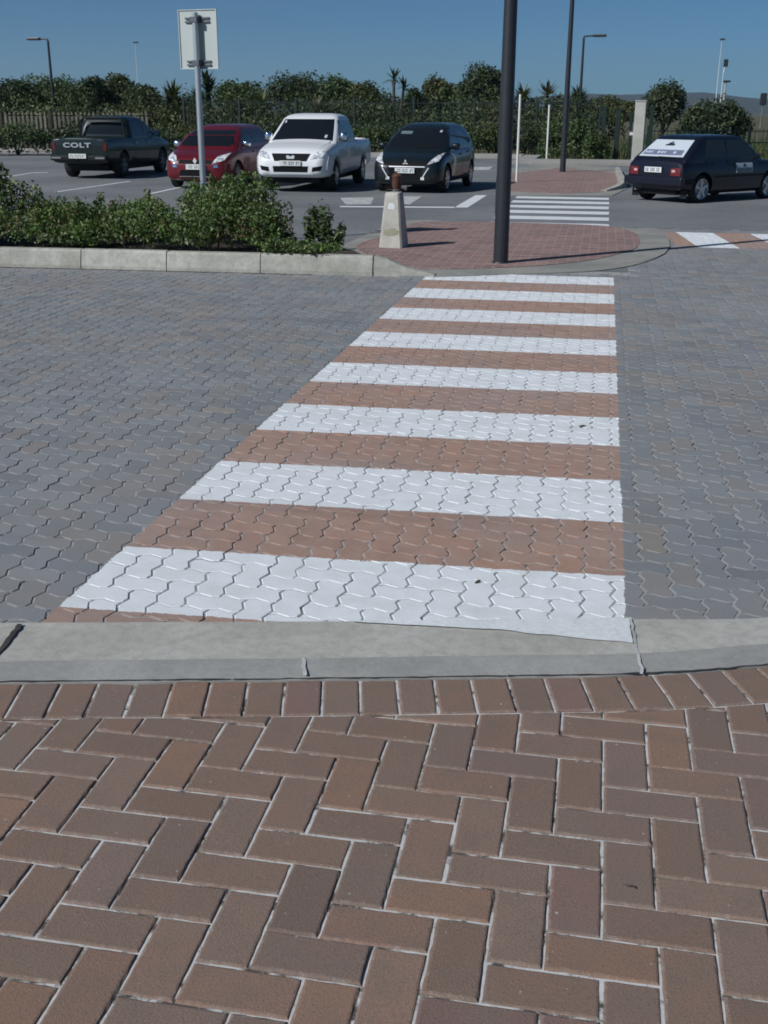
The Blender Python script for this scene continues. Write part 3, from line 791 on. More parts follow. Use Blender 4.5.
# shrubs along the far kerb, left to right
for (px, top, w, lab, cl) in (
    (-34, 120, 70, 'dense green shrub at the far left of the far kerb', GREEN), (14, 119, 74, 'wide dense shrub beside the tail of the dark green pickup', GREEN),
    (58, 121, 60, 'shrub directly behind the tailgate of the dark green pickup', DARK), (110, 126, 60, 'shrub hidden mostly behind the cab of the dark green pickup', GREEN),
    (158, 124, 52, 'dark shrub in the gap between the dark pickup and red hatchback', DARK), (196, 122, 50, 'shrub behind the left half of the red hatchback', OLIVE),
    (236, 118, 54, 'shrub behind the right half of the red hatchback', DARK), (282, 114, 54, 'shrub behind the left side of the white pickup cab', DARK),
    (330, 115, 52, 'shrub behind the right side of the white pickup cab', OLIVE), (372, 118, 52, 'bright shrub in the gap between white pickup and black hatchback', GREEN),
    (414, 113, 54, 'shrub behind the roof of the black hatchback', DARK), (462, 118, 54, 'sunlit shrub at the right of the black hatchback', GREEN),
    (496, 116, 44, 'shrub directly behind the nearest lamp post', OLIVE), (526, 115, 44, 'shrub between the two white posts', DARK)):
    shrub(px, top, 47.3+.4*random.random(), w, lab, cl, 1700, .13)
for (px, top, w, D, lab) in ((556, 118, 34, 43.5, 'shrub at the foot of the farther white post'), (578, 116, 36, 43.0, 'leafy shrub right behind the second lamp post'),
                             (597, 124, 32, 42.6, 'last low shrub of the row beside the green gate post')):
    shrub(px, top, D, w, lab, GREEN, 1600, .12)

# low hedge on the near bed
def hedge():
    t = tag(empty('hedge', kp(6.5, .9)+(.16,)), 'low leafy green hedge behind the raised kerb at left', 'hedge')
    ox, oy, oz = t.location
    r = np.random.default_rng(21); bl = []; mb = MB()
    tops = [(-13, .72), (-9, .76), (-8.2, .76), (-7.2, .74), (-6.75, .54), (-6.0, .46), (-5.3, .50), (-4.8, .62), (-4.2, .68), (-3.8, .60), (-3.62, .46), (-3.45, .26), (-3.1, .16), (-2.8, .10)]
    tx = [a for a, b in tops]; tz = [b for a, b in tops]
    for i in range(250):
        x = r.uniform(-12.5, -3.62) if i < 130 else r.uniform(-8.6, -3.62)
        dep = r.uniform(.20, 1.75)
        if i % 7 == 0: x = r.uniform(-3.7, -2.9)
        if x > -3.75: dep = r.uniform(.18, max(.25, .7-(x+3.75)))
        y = kp((x-K0[0])/kd[0], dep)[1]
        h = np.interp(x, tx, tz)*(.72+.34*r.random())*(.8 if dep < .45 else 1.0)
        bl.append((np.array((x-ox, y-oy, max(.1, h*.62))), np.array((.15+.1*r.random(), .15+.1*r.random(), h*.44))))
        if i % 2 == 0:
            mb.tube([(x-ox, y-oy, -.05), (x-ox+r.normal(0, .05), y-oy, h*.45), (x-ox+r.normal(0, .1), y-oy+r.normal(0, .1), h*.9)], [.008, .006, .003], 4)
    for i in range(60):                                           # loose shoots that break the outline
        x = r.choice([r.uniform(-9, -3.8), r.uniform(-7.7, -6.9), r.uniform(-4.7, -3.8)]); y = kp((x-K0[0])/kd[0], r.uniform(.5, 1.6))[1]; h = np.interp(x, tx, tz)
        for k in range(4): bl.append((np.array((x-ox+r.normal(0, .03), y-oy, h*(.85+.1*k))), np.array((.05, .05, .06))))
        mb.tube([(x-ox, y-oy, h*.3), (x-ox, y-oy, h*1.18)], [.006, .003], 4)
    mb.build('stem', 'bark', t, kind='stuff')
    P, D, idx = leaf_points(bl, 72000, 9, .4)
    P = P[P[:, 2] > .015]; n = len(P)
    P2, D2, idx2 = leaf_points(bl, 1, 1)
    dd = np.random.default_rng(3).normal(size=(n, 3)); dd /= np.linalg.norm(dd, axis=1)[:, None]
    # colour follows the clump a leaf belongs to
    cid = (np.floor((P[:, 0])/.22).astype(int)*7+np.floor(P[:, 1]/.22).astype(int)*13+np.floor(P[:, 2]/.2).astype(int)*5) % 97
    V, C = leaf_mesh(P, dd, .046, [(.10, .17, .042), (.075, .13, .036), (.14, .21, .06), (.09, .15, .042), (.05, .085, .03), (.21, .26, .13), (.11, .09, .04)], 10, .55, .5, cid)
    npmesh('foliage', V, 4, n, np.arange(4*n).reshape(-1, 4), 'leaf', t, C)
hedge()
for (px, py, h, lab, nm) in ((322, 249, .46, 'upright leafy sprig just past the right end of the hedge', 'young_shrub'), (337, 250, .26, 'smallest sprig at the right tip of the flower bed', 'young_shrub'), (309, 247, .40, 'thin bushy sprig touching the right end of the hedge', 'young_shrub')):
    x, y = G(px, py, .165); t = tag(empty(nm, (x, y, .165)), lab, 'shrub')
    mb = MB(); bl = []; rr = random.Random(px)
    for k in range(5):
        a = rr.random()*6.28; e = (math.cos(a)*.12, math.sin(a)*.12, h*rr.uniform(.7, 1.05)); mb.tube([(0, 0, -.03), (e[0]*.3, e[1]*.3, e[2]*.5), e], [.007, .005, .003], 5)
        for u in (.3, .5, .7, .85, 1.0): bl.append((np.array((e[0]*u, e[1]*u, e[2]*u)), np.array((.06, .06, .06))))
    mb.build('stem', 'bark', t); leaves('foliage', bl, 420, .055, GREEN, px, t, .3, .5, .5)
# fallen leaf on the crossing and twig on the bricks
for px, py, L, az, lab, nm, cat in ((478, 583, .035, .9, 'small dry leaf lying on the first white stripe', 'fallen_leaf', 'leaf'), (629, 888, .03, -.3, 'tiny dark twig lying on the brick pavement', 'twig', 'twig'), (582, 427, .05, .4, 'small dry leaf lying on the third white stripe', 'fallen_leaf', 'leaf')):
    x, y = G(px, py); c, s_ = math.cos(az), math.sin(az)
    pts = [(-.5, 0, .003), (-.2, .16, .006), (.2, .14, .009), (.5, 0, .004), (.2, -.14, .007), (-.2, -.15, .004)]
    w_ = .35 if nm == 'twig' else 1
    o = MB().add([((a*c-b*w_*s_)*L+x, (a*s_+b*w_*c)*L+y, z+dz) for dz in (0, .002) for a, b, z in pts], [tuple(range(6)), tuple(range(11, 5, -1))]+[(i, (i+1) % 6, 6+(i+1) % 6, 6+i) for i in range(6)]).build(nm, 'bark')
    tag(o, lab, cat)

# distant hills
def hills(name, y0, pts, depth):
    v = []; n = len(pts)
    for x, z in pts: v += [(x, y0, -1), (x, y0+depth*.5, z*.7), (x, y0+depth, z), (x, y0+depth*2, -2)]
    f = [(i*4+k, (i+1)*4+k, (i+1)*4+k+1, i*4+k+1) for i in range(n-1) for k in range(3)]
    MB().add(v, f).build(name, 'hill', smooth=60, kind='structure')

hp = []
for k in range(61):
    px = -700+k*40; D = 2600
    x, y, z = at(px, 97+3.5*math.sin(k*.7)+2*math.sin(k*1.9+1), D); hp.append((x, z))
hills('hills', 2300, hp, 200)

# ------------------------------------------------------------------ posts, poles, fences
def lamp_post(px, py, D, az, label, h=5.9, r=.086, arm=.55):
    if py: x, y = G(px, py)
    else: x, y, _ = at(px, 118, D)
    t = tag(empty('lamp_post', (x, y, .012), az), label, 'lamp post', 'dark lamp posts of the car park')
    MB().tube([(0, 0, 0), (0, 0, 1.2), (0, 0, h)], [r, r*.95, r*.62], 20).build('pole', 'pole_dark', t, 50)
    MB().tube([(0, 0, 0), (0, 0, .02)], [r*1.25, r*1.1], 20).build('collar', 'pole_dark', t)
    MB().box(-.05, .05, r*.9-.01, r*.9+.006, .55, .95, .004).build('access_door', 'pole_dark', t)
    MB().tube([(0, 0, h-.05), (0, 0, h+.05), (arm*.3, 0, h+.07), (arm, 0, h+.09)], [.045, .045, .04, .03], 8).build('arm', 'pole_dark', t, 50)
    hd = MB().box(arm*.75, arm+.55, -.14, .14, h+.03, h+.14, .03).build('lamp_head', 'pole_dark', t)
    MB().box(arm*.95, arm+.48, -.1, .1, h+.018, h+.032).build('lens', 'lens', hd)
    return t
lamp_post(500.5, 264, 0, R(-40), 'nearest dark lamp post, standing on the first brick island')
lamp_post(562.5, 172.5, 0, R(0), 'dark lamp post on the second brick island')
lamp_post(579, 0, 60, R(8), 'dark lamp post with its head to the right, behind the shrubs', at(579, 38, 60)[2])
lamp_post(55, 0, 61, R(185), 'dark lamp post with its head to the left, behind the palisade fence', at(55, 41, 61)[2])

def post(px, py, toppy, r, mat, label, D=None):
    x, y = G(px, py); d = math.hypot(x, y); h = at(px, toppy, d)[2]
    t = tag(empty('white_post', (x, y, .015)), label, 'post')
    MB().tube([(0, 0, 0), (0, 0, h*.5), (0, 0, h)], [r, r, r*.92], 12).build('pole', mat, t, 50)
    MB().tube([(0, 0, h-.002), (0, 0, h+.02)], [r*1.1, r*.9], 12).build('cap', mat, t, 50)
    MB().tube([(0, 0, 0), (0, 0, .02)], [r*1.7, r*1.5], 12).build('footing', 'concrete', t, 50)
post(516.5, 183, 96, .032, 'pole_white', 'slim white post on the near edge of the second island')
post(546.5, 161, 106, .036, 'pole_white', 'slim white post farther back beside the shrubs')

# traffic sign seen from behind
bx, by, _ = at(205.8, 236, 15.0)
sg = tag(empty('road_sign', (bx, by, .08), R(10)), 'rectangular road sign seen from behind on a grey post in the hedge', 'sign')
ztop = at(197, 9, 15)[2]; zbot = at(197, 69, 15)[2]
MB().tube([(0, 0, 0), (0, 0, 1.4), (0, 0, ztop-.12)], .038, 16).build('post', 'galv', sg, 50)
MB().box(-.27, .27, .062, .067, zbot-.08, ztop-.08, .002).build('sign_panel', 'sign_back', sg)
fl = MB()
for (x0, x1, z0, z1) in ((-.27, .27, zbot-.08, zbot-.07), (-.27, .27, ztop-.09, ztop-.08), (-.27, -.26, zbot-.07, ztop-.09), (.26, .27, zbot-.07, ztop-.09)): fl.box(x0, x1, .05, .062, z0, z1)
fl.build('panel_rim', 'sign_back', sg)
for z in (ztop-.20, zbot-.01):
    b = MB()
    b.box(-.17, .17, .040, .061, z+.012, z+.03); b.box(-.17, .17, .040, .061, z-.03, z-.012); b.box(-.05, .05, -.046, -.040, z-.03, z+.03)
    b.box(-.05, -.044, -.046, .05, z-.03, z+.03); b.box(.044, .05, -.046, .05, z-.03, z+.03)
    b.build('bracket', 'bracket', sg)

# concrete bollard and the rusty hydrant behind it
bx, by = G(392, 249); bo = tag(empty('bollard', (bx, by+.13, .016), R(8)), 'tapered square concrete bollard on the brick island', 'bollard')
hb = .665
def taper(w0, w1, h, z0=0.0, ch=.02):
    def ring(w, z): c = ch; return [(-w+c, -w, z), (w-c, -w, z), (w, -w+c, z), (w, w-c, z), (w-c, w, z), (-w+c, w, z), (-w, w-c, z), (-w, -w+c, z)]
    v = []; 
    for u in (0, .25, .5, .75, 1): v += ring(w0+(w1-w0)*u, z0+h*u)
    v += ring(w1*.9, z0+h+.012)
    f = [(r*8+k, r*8+(k+1) % 8, (r+1)*8+(k+1) % 8, (r+1)*8+k) for r in range(5) for k in range(8)]+[tuple(range(7, -1, -1)), tuple(range(40, 48))]
    return MB().add(v, f)
taper(.155, .095, hb).build('body', 'bollard', bo, 40)
st = [(-.085, -.1435), (-.02, -.1435), (.05, -.1435), (.11, -.1435), (.118, -.1405), (.06, -.1385), (0, -.139), (-.06, -.1388), (-.1, -.1405)]
v = [(a*.95, -(.155-.06*zz/hb)-.002, zz) for a, zz in ((-.1, .17), (-.05, .145), (.03, .15), (.10, .17), (.12, .21), (.06, .245), (-.02, .235), (-.09, .22))]
mk('moss_stain', v, [tuple(range(8))], 'moss', bo)
v = [(a, -(.155-.06*zz/hb)-.002, zz) for a, zz in ((-.045, .475), (.04, .47), (.05, .515), (.02, .555), (-.03, .55), (-.05, .52))]
mk('white_patch', v, [tuple(range(6))], 'white_paint', bo)
hx, hy = G(397, 234); hy_ = tag(empty('hydrant', (hx-.03, hy+.05, .016)), 'rusty brown hydrant standing right behind the concrete bollard', 'hydrant'); hy_.scale = (.74, .74, .93)
MB().tube([(0, 0, 0), (0, 0, .04), (0, 0, .045), (0, 0, .58), (0, 0, .60), (0, 0, .64), (0, 0, .66)], [.12, .12, .065, .062, .10, .10, .07], 14).build('barrel', 'iron_grey', hy_, 40)
hh = MB().tube([(0, 0, .66), (0, 0, .70), (0, 0, .78), (0, 0, .84), (0, 0, .87), (0, 0, .875)], [.085, .105, .10, .115, .07, .03], 14).build('bonnet', 'rust', hy_, 40)
MB().box(-.022, .022, -.022, .022, .87, .91, .004).build('valve_nut', 'rust', hh)
for s_ in (-1, 1):
    MB().tube([(s_*.05, 0, .69), (s_*.17, 0, .67), (s_*.175, 0, .67), (s_*.21, 0, .665)], [.035, .035, .045, .045], 10).build('outlet', 'iron_grey' if s_ > 0 else 'rust', hy_, 40)

# gate pillar, gate posts, fences
x, y, _ = at(637, 158, 41.9); pt_ = tag(empty('gate_pillar', (x, y, .0), R(6)), 'pale square concrete gate pillar behind the navy hatchback', 'pillar')
taper(.19, .185, 2.02, ch=.015).build('shaft', 'pillar', pt_, 40); MB().box(-.205, .205, -.205, .205, 2.033, 2.07, .01).build('cap', 'pillar', pt_)
MB().box(-.24, .24, -.24, .24, -.08, .10, .01).build('footing', 'pillar', pt_)
def steel_post(px, py, toppy, D, label, w=.08):
    x, y, _ = at(px, py, D); h = at(px, toppy, D)[2]
    t = tag(empty('fence_post', (x, y, -.05)), label, 'post', 'dark green steel posts by the gate')
    MB().box(-w, w, -w, w, 0, h, .01).build('shaft', 'fence_green', t); MB().box(-w*1.15, w*1.15, -w*1.15, w*1.15, h+.002, h+.04, .008).build('cap', 'fence_green', t)
steel_post(602, 150, 106, 44, 'dark green post at the right end of the shrub row')
steel_post(616, 150, 108, 43.6, 'dark green post midway between shrubs and pillar', .09)
steel_post(649, 150, 106, 43.2, 'dark green post touching the right side of the pillar', .07)
steel_post(629, 150, 112, 43.4, 'thin dark green post left of the pillar', .05)
x, y, _ = at(633, 130, 43); gb = tag(empty('lock_box', (x-.05, y, .95)), 'small grey box mounted left of the pillar', 'box')
MB().box(-.09, .09, -.06, .06, -.09, .09, .01).build('case', 'iron_grey', gb); MB().box(-.06, .06, -.068, -.061, -.05, .05).build('cover', 'pole_white', gb)
def picket_fence():
    A = np.array(at(-150, 115, 58)[:2]); B = np.array(at(182, 115, 55)[:2]); d = B-A; L = np.linalg.norm(d); d /= L
    t = tag(empty('palisade_fence', (A[0], A[1], -.08), math.atan2(d[0], d[1])-math.pi/2), 'pale concrete palisade fence behind the dark green pickup', 'fence')
    n = int(L/2.2)
    for k in range(n):
        x0 = k*2.2+.08; mb = MB()
        for i in range(11):
            a = x0+.09+i*.195; mb.prism([(a, -.03), (a+.10, -.03), (a+.10, .02), (a, .02)], .1, 1.50+random.gauss(0, .015))
            mb.add([(a, -.03, 1.55), (a+.1, -.03, 1.55), (a+.1, .02, 1.55), (a, .02, 1.55), (a+.05, -.005, 1.70)], [(0, 1, 4), (1, 2, 4), (2, 3, 4), (3, 0, 4)])
        mb.build('picket_panel', 'palisade', t)
        r1 = MB(); r1.box(x0, x0+2.05, .024, .09, .35, .45); r1.box(x0, x0+2.05, .024, .09, 1.35, 1.45); r1.build('rail', 'palisade', t)
        MB().box(k*2.2-.07, k*2.2+.07, -.05, .12, 0, 1.72, .01).build('post', 'bark', t)
picket_fence()
def bar_fence(a, b, label, h, D, step=.13):
    A = np.array(at(a, 115, D[0])[:2]); B = np.array(at(b, 115, D[1])[:2]); d = B-A; L = np.linalg.norm(d); d /= L
    t = tag(empty('mesh_fence', (A[0], A[1], -.08), math.atan2(d[0], d[1])-math.pi/2), label, 'fence')
    n = max(1, round(L/2.6)); w = L/n
    for k in range(n):
        mb = MB()
        for i in range(int(w/step)): mb.box(k*w+.06+i*step, k*w+.06+i*step+.018, -.009, .009, .08, h)
        for z in (.3, h*.5, h-.12): mb.box(k*w+.05, (k+1)*w-.05, .010, .03, z, z+.035)
        mb.build('mesh_panel', 'fence_green', t)
    for k in range(n+1): MB().box(k*w-.045, k*w+.045, -.045, .045, 0, h+.12, .006).build('post', 'fence_green', t)
bar_fence(184, 600, 'dark green steel fence half hidden between shrubs and trees', 2.2, (54, 50))
bar_fence(650, 800, 'dark green steel fence in the field behind the navy hatchback', 1.15, (48, 52), .2)

# masts on the right, far beyond the field
def mast(px, top, D, r, mat, label, head):
    x, y, z = at(px, top, D); t = tag(empty('mast', (x, y, -.08)), label, 'mast')
    MB().tube([(0, 0, 0), (0, 0, z*.6), (0, 0, z)], [r, r*.8, r*.5], 8).build('pole', mat, t, 50)
    if head == 'lamp':
        MB().box(-.18, .30, -.12, .12, z-.01, z+.12, .03).build('lamp_head', 'pole_dark', t)
    elif head == 'flag':
        MB().tube([(0, 0, z), (.05, 0, z+.5)], [.05, .04], 6).build('stub', 'pole_white', t); MB().box(-.05, .28, -.06, .06, z+.45, z+1.0, .03).build('bracket', 'pole_dark', t)
    else: MB().box(-.16, .16, -.1, .1, z-.02, z+.55, .05).build('lamp_head', 'pole_dark', t)
mast(722, 39, 118, .045, 'pole_white', 'tall thin pale mast with small dark head above the dark bush', 'lamp')
mast(726, 81, 84, .11, 'pillar', 'short tapered pale mast beside the thin tall one', 'lamp')
mast(723.5, 72, 96, .05, 'pole_white', 'thin pale mast carrying an upright dark bracket', 'flag')
mast(763, 103, 62, .05, 'palisade', 'short pole with dark head at the right edge of the field', 'box')
mast(135, 42, 118, .04, 'pole_white', 'faint thin mast beyond the trees at left', 'lamp')

# ------------------------------------------------------------------ vehicles (local +Y is forward)
SEC = [(0, 0, 0), (.74, 0, 0), (.92, .03, .0), (.985, 0, .14), (1.0, 0, .36), (1.0, 0, .58), (.985, 0, .78), (.955, 0, .9), (.90, -.022, 1), (.78, -.004, 1), (.4, .014, 1), (0, .02, 1)]
def loft_body(st):
    v = []; f = []; n = 2*len(SEC)-2
    for y, zt, zb, w in st:
        half = [(a*w, zb+(zt-zb)*c+b) for a, b, c in SEC]
        ring = half+[(-x, z) for x, z in half[-2:0:-1]]
        v += [(x, y, z) for x, z in ring]
    for i in range(len(st)-1):
        for k in range(n): f.append((i*n+k, i*n+(k+1) % n, (i+1)*n+(k+1) % n, (i+1)*n+k))
    f += [tuple(range(n)), tuple((len(st)-1)*n+k for k in reversed(range(n)))]
    return v, f
def dense(st, n=4):
    """smooth stations between the given ones"""
    out = []
    for i in range(len(st)-1):
        P = [st[max(i-1, 0)], st[i], st[i+1], st[min(i+2, len(st)-1)]]
        for j in range(n):
            t = j/n; h = []
            for d in range(4):
                a, b, c, e = (p[d] for p in P); lo, hi = min(b, c), max(b, c)
                q_ = .5*(2*b+(c-a)*t+(2*a-5*b+4*c-e)*t*t+(-a+3*b-3*c+e)*t**3); h.append(min(max(q_, lo), hi))
            out.append(tuple(h))
    return out+[st[-1]]
def rrect(yf, yr, w, r, n=5, bow=.0):
    pts = []
    for cx, cy, a0 in ((w-r, yf-r, 0), (-w+r, yf-r, 90), (-w+r, yr+r, 180), (w-r, yr+r, 270)):
        for k in range(n+1):
            a = R(a0+90*k/n); x = cx+r*math.cos(a); yy = cy+r*math.sin(a)
            pts.append((x, yy))
    out = []
    m = len(pts)
    for i in range(m):                                                # subdivide the straight runs
        a, b = pts[i], pts[(i+1) % m]; out.append(a)
        if i % (n+1) == n:
            for k in range(1, 6): out.append((a[0]+(b[0]-a[0])*k/6, a[1]+(b[1]-a[1])*k/6))
    res = []
    for x, yy in out:                                                  # front and rear bow outwards
        u = 1-(x/w)**2
        if yy > (yf+yr)/2: yy += bow*u*(yy-(yf+yr)/2)/((yf-yr)/2)
        else: yy -= bow*.6*u*((yf+yr)/2-yy)/((yf-yr)/2)
        res.append((x, yy))
    return res
def loft_cabin(levels, r=.16, bow=.06):
    v = []; f = []; m = None
    for z, yf, yr, w in levels:
        rg = rrect(yf, yr, w, min(r, w*.6), 5, bow); m = len(rg) if m is None else m
        v += [(x, y, z) for x, y in rg[:m]]
    for i in range(len(levels)-1):
        for k in range(m): f.append((i*m+k, i*m+(k+1) % m, (i+1)*m+(k+1) % m, (i+1)*m+k))
    f += [tuple(range(m-1, -1, -1)), tuple((len(levels)-1)*m+k for k in range(m))]
    return v, f
def boolean_cut(o, cutters):
    for c in cutters:
        md = o.modifiers.new('cut', 'BOOLEAN'); md.operation = 'DIFFERENCE'; md.solver = 'EXACT'; md.object = c
    dg = bpy.context.evaluated_depsgraph_get(); dg.update()
    me = bpy.data.meshes.new_from_object(o.evaluated_get(dg)); o.modifiers.clear()
    old = o.data; o.data = me; bpy.data.meshes.remove(old)
    for c in cutters: d = c.data; bpy.data.objects.remove(c); bpy.data.meshes.remove(d)
    me.polygons.foreach_set('use_smooth', [True]*len(me.polygons)); me.set_sharp_from_angle(angle=R(38))
def wheel_meshes(r, w, spokes, rim_r):
    """tyre and rim lathed about X, outer face towards +X"""
    def lathe(prof, n=36):
        v = []; f = []
        for x, rr in prof: v += [(x, rr*math.cos(2*math.pi*k/n), rr*math.sin(2*math.pi*k/n)) for k in range(n)]
        for i in range(len(prof)-1):
            for k in range(n): f.append((i*n+k, i*n+(k+1) % n, (i+1)*n+(k+1) % n, (i+1)*n+k))
        return v, f
    t = MB().add(*lathe([(w/2-.03, rim_r*.9), (w/2-.005, rim_r), (w/2, rim_r+.02), (w/2-.008, r-.04), (w/2-.03, r-.008), (w/2-.06, r), (-w/2+.05, r), (-w/2+.02, r-.01), (-w/2, r-.05), (-w/2+.01, rim_r)]))
    rm = MB().add(*lathe([(w/2-.005, rim_r), (w/2-.012, rim_r*.93), (w/2-.05, rim_r*.88), (w/2-.06, .05), (w/2-.061, .001)]))
    for k in range(spokes):
        a = 2*math.pi*k/spokes; c, s = math.cos(a), math.sin(a)
        vv = []
        for x in (w/2-.055, w/2-.014):
            for rr, hw in ((.03, .026), (rim_r*.94, .019+.05/spokes)):
                for sg_ in (-1, 1): vv.append((x, rr*c-sg_*hw*s, rr*s+sg_*hw*c))
        rm.add(vv, [(0, 1, 3, 2), (4, 6, 7, 5), (0, 2, 6, 4), (1, 5, 7, 3), (0, 4, 5, 1), (2, 3, 7, 6)])
    hub = lathe([(w/2-.06, .055), (w/2-.008, .05), (w/2-.004, .001)], 16); rm.add(*hub)
    return t, rm
class Car:
    def __init__(s, name, loc, az, scale, label, cat, body, cabin, mat, r=.16, bow=.06):
        s.root = tag(empty(name, loc, az, scale), label, cat); s.mat = mat
        s.st = dense(body, 4); s.bv, s.bf = loft_body(s.st); s.cv, s.cf = loft_cabin(cabin, r, bow)
        nb = len(s.bv)
        s.bvh = BVHTree.FromPolygons([Vector(p) for p in s.bv+s.cv], [tuple(f) for f in s.bf]+[tuple(i+nb for i in f) for f in s.cf])
        s.cut = []
    def finish_body(s, axles, wr, halfw, bed=None):
        bm = bmesh.new()
        o = MB().add(s.bv, s.bf).build('body', s.mat, s.root, 38)
        cs = []
        for y in axles:
            for sd in (-1, 1):
                c = MB().tube([(sd*(halfw-.32), y, wr+.02), (sd*(halfw+.3), y, wr+.02)], wr*1.15, 28).build('cutter', None); cs.append(c)
        if bed: cs.append(MB().box(*bed).build('cutter', None))
        for c in cs: c.parent = s.root
        bpy.context.view_layer.update()
        boolean_cut(o, cs)
        s.body = o
        cab = MB().add(s.cv, s.cf).build('cabin', s.mat, s.root, 45); s.cab = cab
        ub = MB().box(-halfw+.30, halfw-.30, min(axles)-.5, max(axles)+.5, wr*.55, wr*1.25, .03).build('underbody', 'plastic', s.root)
    def wheels(s, axles, wr, halfw, w=.2, spokes=6, rim='alloy', rim_r=.2):
        t, rm = wheel_meshes(wr, w, spokes, rim_r)
        first = None
        for y in axles:
            for sd in (1, -1):
                if first is None:
                    a = t.build('wheel', 'tyre', s.root, 40); b = rm.build('rim', rim, a, 40); first = (a, b)
                else:
                    a = first[0].copy(); COL.objects.link(a); b = first[1].copy(); COL.objects.link(b); b.parent = a
                a.location = (sd*(halfw-w/2-.015), y, wr); a.rotation_euler = (random.random()*6, 0, 0 if sd > 0 else math.pi)
    def hit(s, d, a, b):
        if d == 'f': o, v = Vector((a, 6, b)), Vector((0, -1, 0))
        elif d == 'r': o, v = Vector((a, -6, b)), Vector((0, 1, 0))
        elif d == 'R': o, v = Vector((6, a, b)), Vector((-1, 0, 0))
        elif d == 'L': o, v = Vector((-6, a, b)), Vector((1, 0, 0))
        else: o, v = Vector((a, b, 6)), Vector((0, 0, -1))
        p, nrm, i, dist = s.bvh.ray_cast(o, v)
        if p is None: p, nrm, i, dist = s.bvh.find_nearest(o+v*5.0)
        if nrm.dot(v) > 0: nrm = -nrm
        return p, nrm
    def patch(s, name, d, quad, mat, off=.006, nx=8, ny=5, parent=None, thick=.012):
        """a panel that follows the bodywork, with its own thickness"""
        (ax, az), (bx_, bz), (cx, cz), (dx, dz) = quad
        v = []; back = []
        for j in range(ny+1):
            for i in range(nx+1):
                u, w = i/nx, j/ny
                a = (ax*(1-u)+bx_*u)*(1-w)+(dx*(1-u)+cx*u)*w; b = (az*(1-u)+bz*u)*(1-w)+(dz*(1-u)+cz*u)*w
                p, nn = s.hit(d, a, b); v.append(p+nn*off); back.append(p+nn*(off-thick))
        m = (nx+1)*(ny+1)
        f = [(j*(nx+1)+i, j*(nx+1)+i+1, (j+1)*(nx+1)+i+1, (j+1)*(nx+1)+i) for j in range(ny) for i in range(nx)]
        f2 = [tuple(m+i for i in q_) for q_ in f]
        rim = [i for i in range(nx+1)]+[j*(nx+1)+nx for j in range(1, ny+1)]+[ny*(nx+1)+i for i in range(nx-1, -1, -1)]+[j*(nx+1) for j in range(ny-1, 0, -1)]
        side = [(rim[k], rim[(k+1) % len(rim)], m+rim[(k+1) % len(rim)], m+rim[k]) for k in range(len(rim))]
        return MB().add(v+back, f+f2+side).build(name, mat, parent or s.root, 40)
    def both(s, name, quad, mat, **k):
        return [s.patch(name, d, quad, mat, **k) for d in 'LR']
    def pair(s, name, d, quad, mat, **k):
        return [s.patch(name, d, quad, mat, **k), s.patch(name, d, [(-a, b) for a, b in quad], mat, **k)]
    def plate(s, d, a, b, w=.44, h=.11):
        sd = 1 if d == 'f' else -1
        p, nn = s.hit(d, a, b); y = p.y+sd*.03
        pl = MB().box(a-w/2, a+w/2, y-.008, y+.008, b-h/2, b+h/2, .003).build('number_plate', 'plate', s.root)
        mb = MB(); rd = random.Random(int(w*1000+y*77)); x = a-w/2+.035
        for k in range(7):
            ww = .032; gap = .05 if k in (1, 4) else .012
            zz = h*.30
            yy = (y+sd*.0082, y+sd*.0105); y0, y1 = min(yy), max(yy)
            # illegible in the photograph: broken strokes only
            mb.box(x, x+.009, y0, y1, b-zz, b+zz)
            if rd.random() < .7: mb.box(x+.0095, x+ww, y0, y1, b+zz-.014, b+zz)
            if rd.random() < .7: mb.box(x+.0095, x+ww, y0, y1, b-zz, b-zz+.014)
            if rd.random() < .5: mb.box(x+.0095, x+ww, y0, y1, b-.006, b+.006)
            x += ww+gap
        mb.build('plate_characters', 'plate_ink', pl)
    def mirror(s, y, z, x, mat, sz=(.10, .06, .075)):
        for sd in (-1, 1):
            bm = bmesh.new(); bmesh.ops.create_icosphere(bm, subdivisions=3, radius=1)
            for w_ in bm.verts:
                c = w_.co; c.x = math.copysign(abs(c.x)**.7, c.x)*sz[0]; c.z = math.copysign(abs(c.z)**.7, c.z)*sz[2]; c.y = (c.y if c.y > 0 else c.y*.35)*sz[1]
                c += Vector((sd*(x+sz[0]*.9), y, z))
            me = bpy.data.meshes.new('side_mirror'); bm.to_mesh(me); bm.free()
            me.polygons.foreach_set('use_smooth', [True]*len(me.polygons)); mo = link('side_mirror', me, mat, s.root)
            MB().box(sd*x-.03, sd*x+.03, y-.01, y+.02, z-.06, z-.02, .006).build('mirror_stalk', 'plastic', mo)
            MB().box(sd*(x+sz[0]*.9)-sz[0]*.75, sd*(x+sz[0]*.9)+sz[0]*.75, y-sz[1]*.40, y-sz[1]*.34, z-sz[2]*.7, z+sz[2]*.7).build('mirror_glass', 'chrome', mo)
    def handle(s, y, z, parent, mat):
        for d in 'LR':
            p, nn = s.hit(d, y, z); sd = 1 if d == 'R' else -1
            MB().box(*sorted((p.x, p.x+sd*.035)), y-.08, y+.08, z-.015, z+.015, .006).build('door_handle', mat, parent[0 if d == 'L' else 1])

def hatch_windows(c, ws, side, rear=None):
    c.patch('windscreen', 'f', ws, 'glass', off=.004, nx=12, ny=8)
    for q_ in side: c.both('side_window', q_, 'side_glass', off=.004, nx=10, ny=5)
    if rear: c.patch('rear_window', 'r', rear, 'glass', off=.004, nx=10, ny=6)

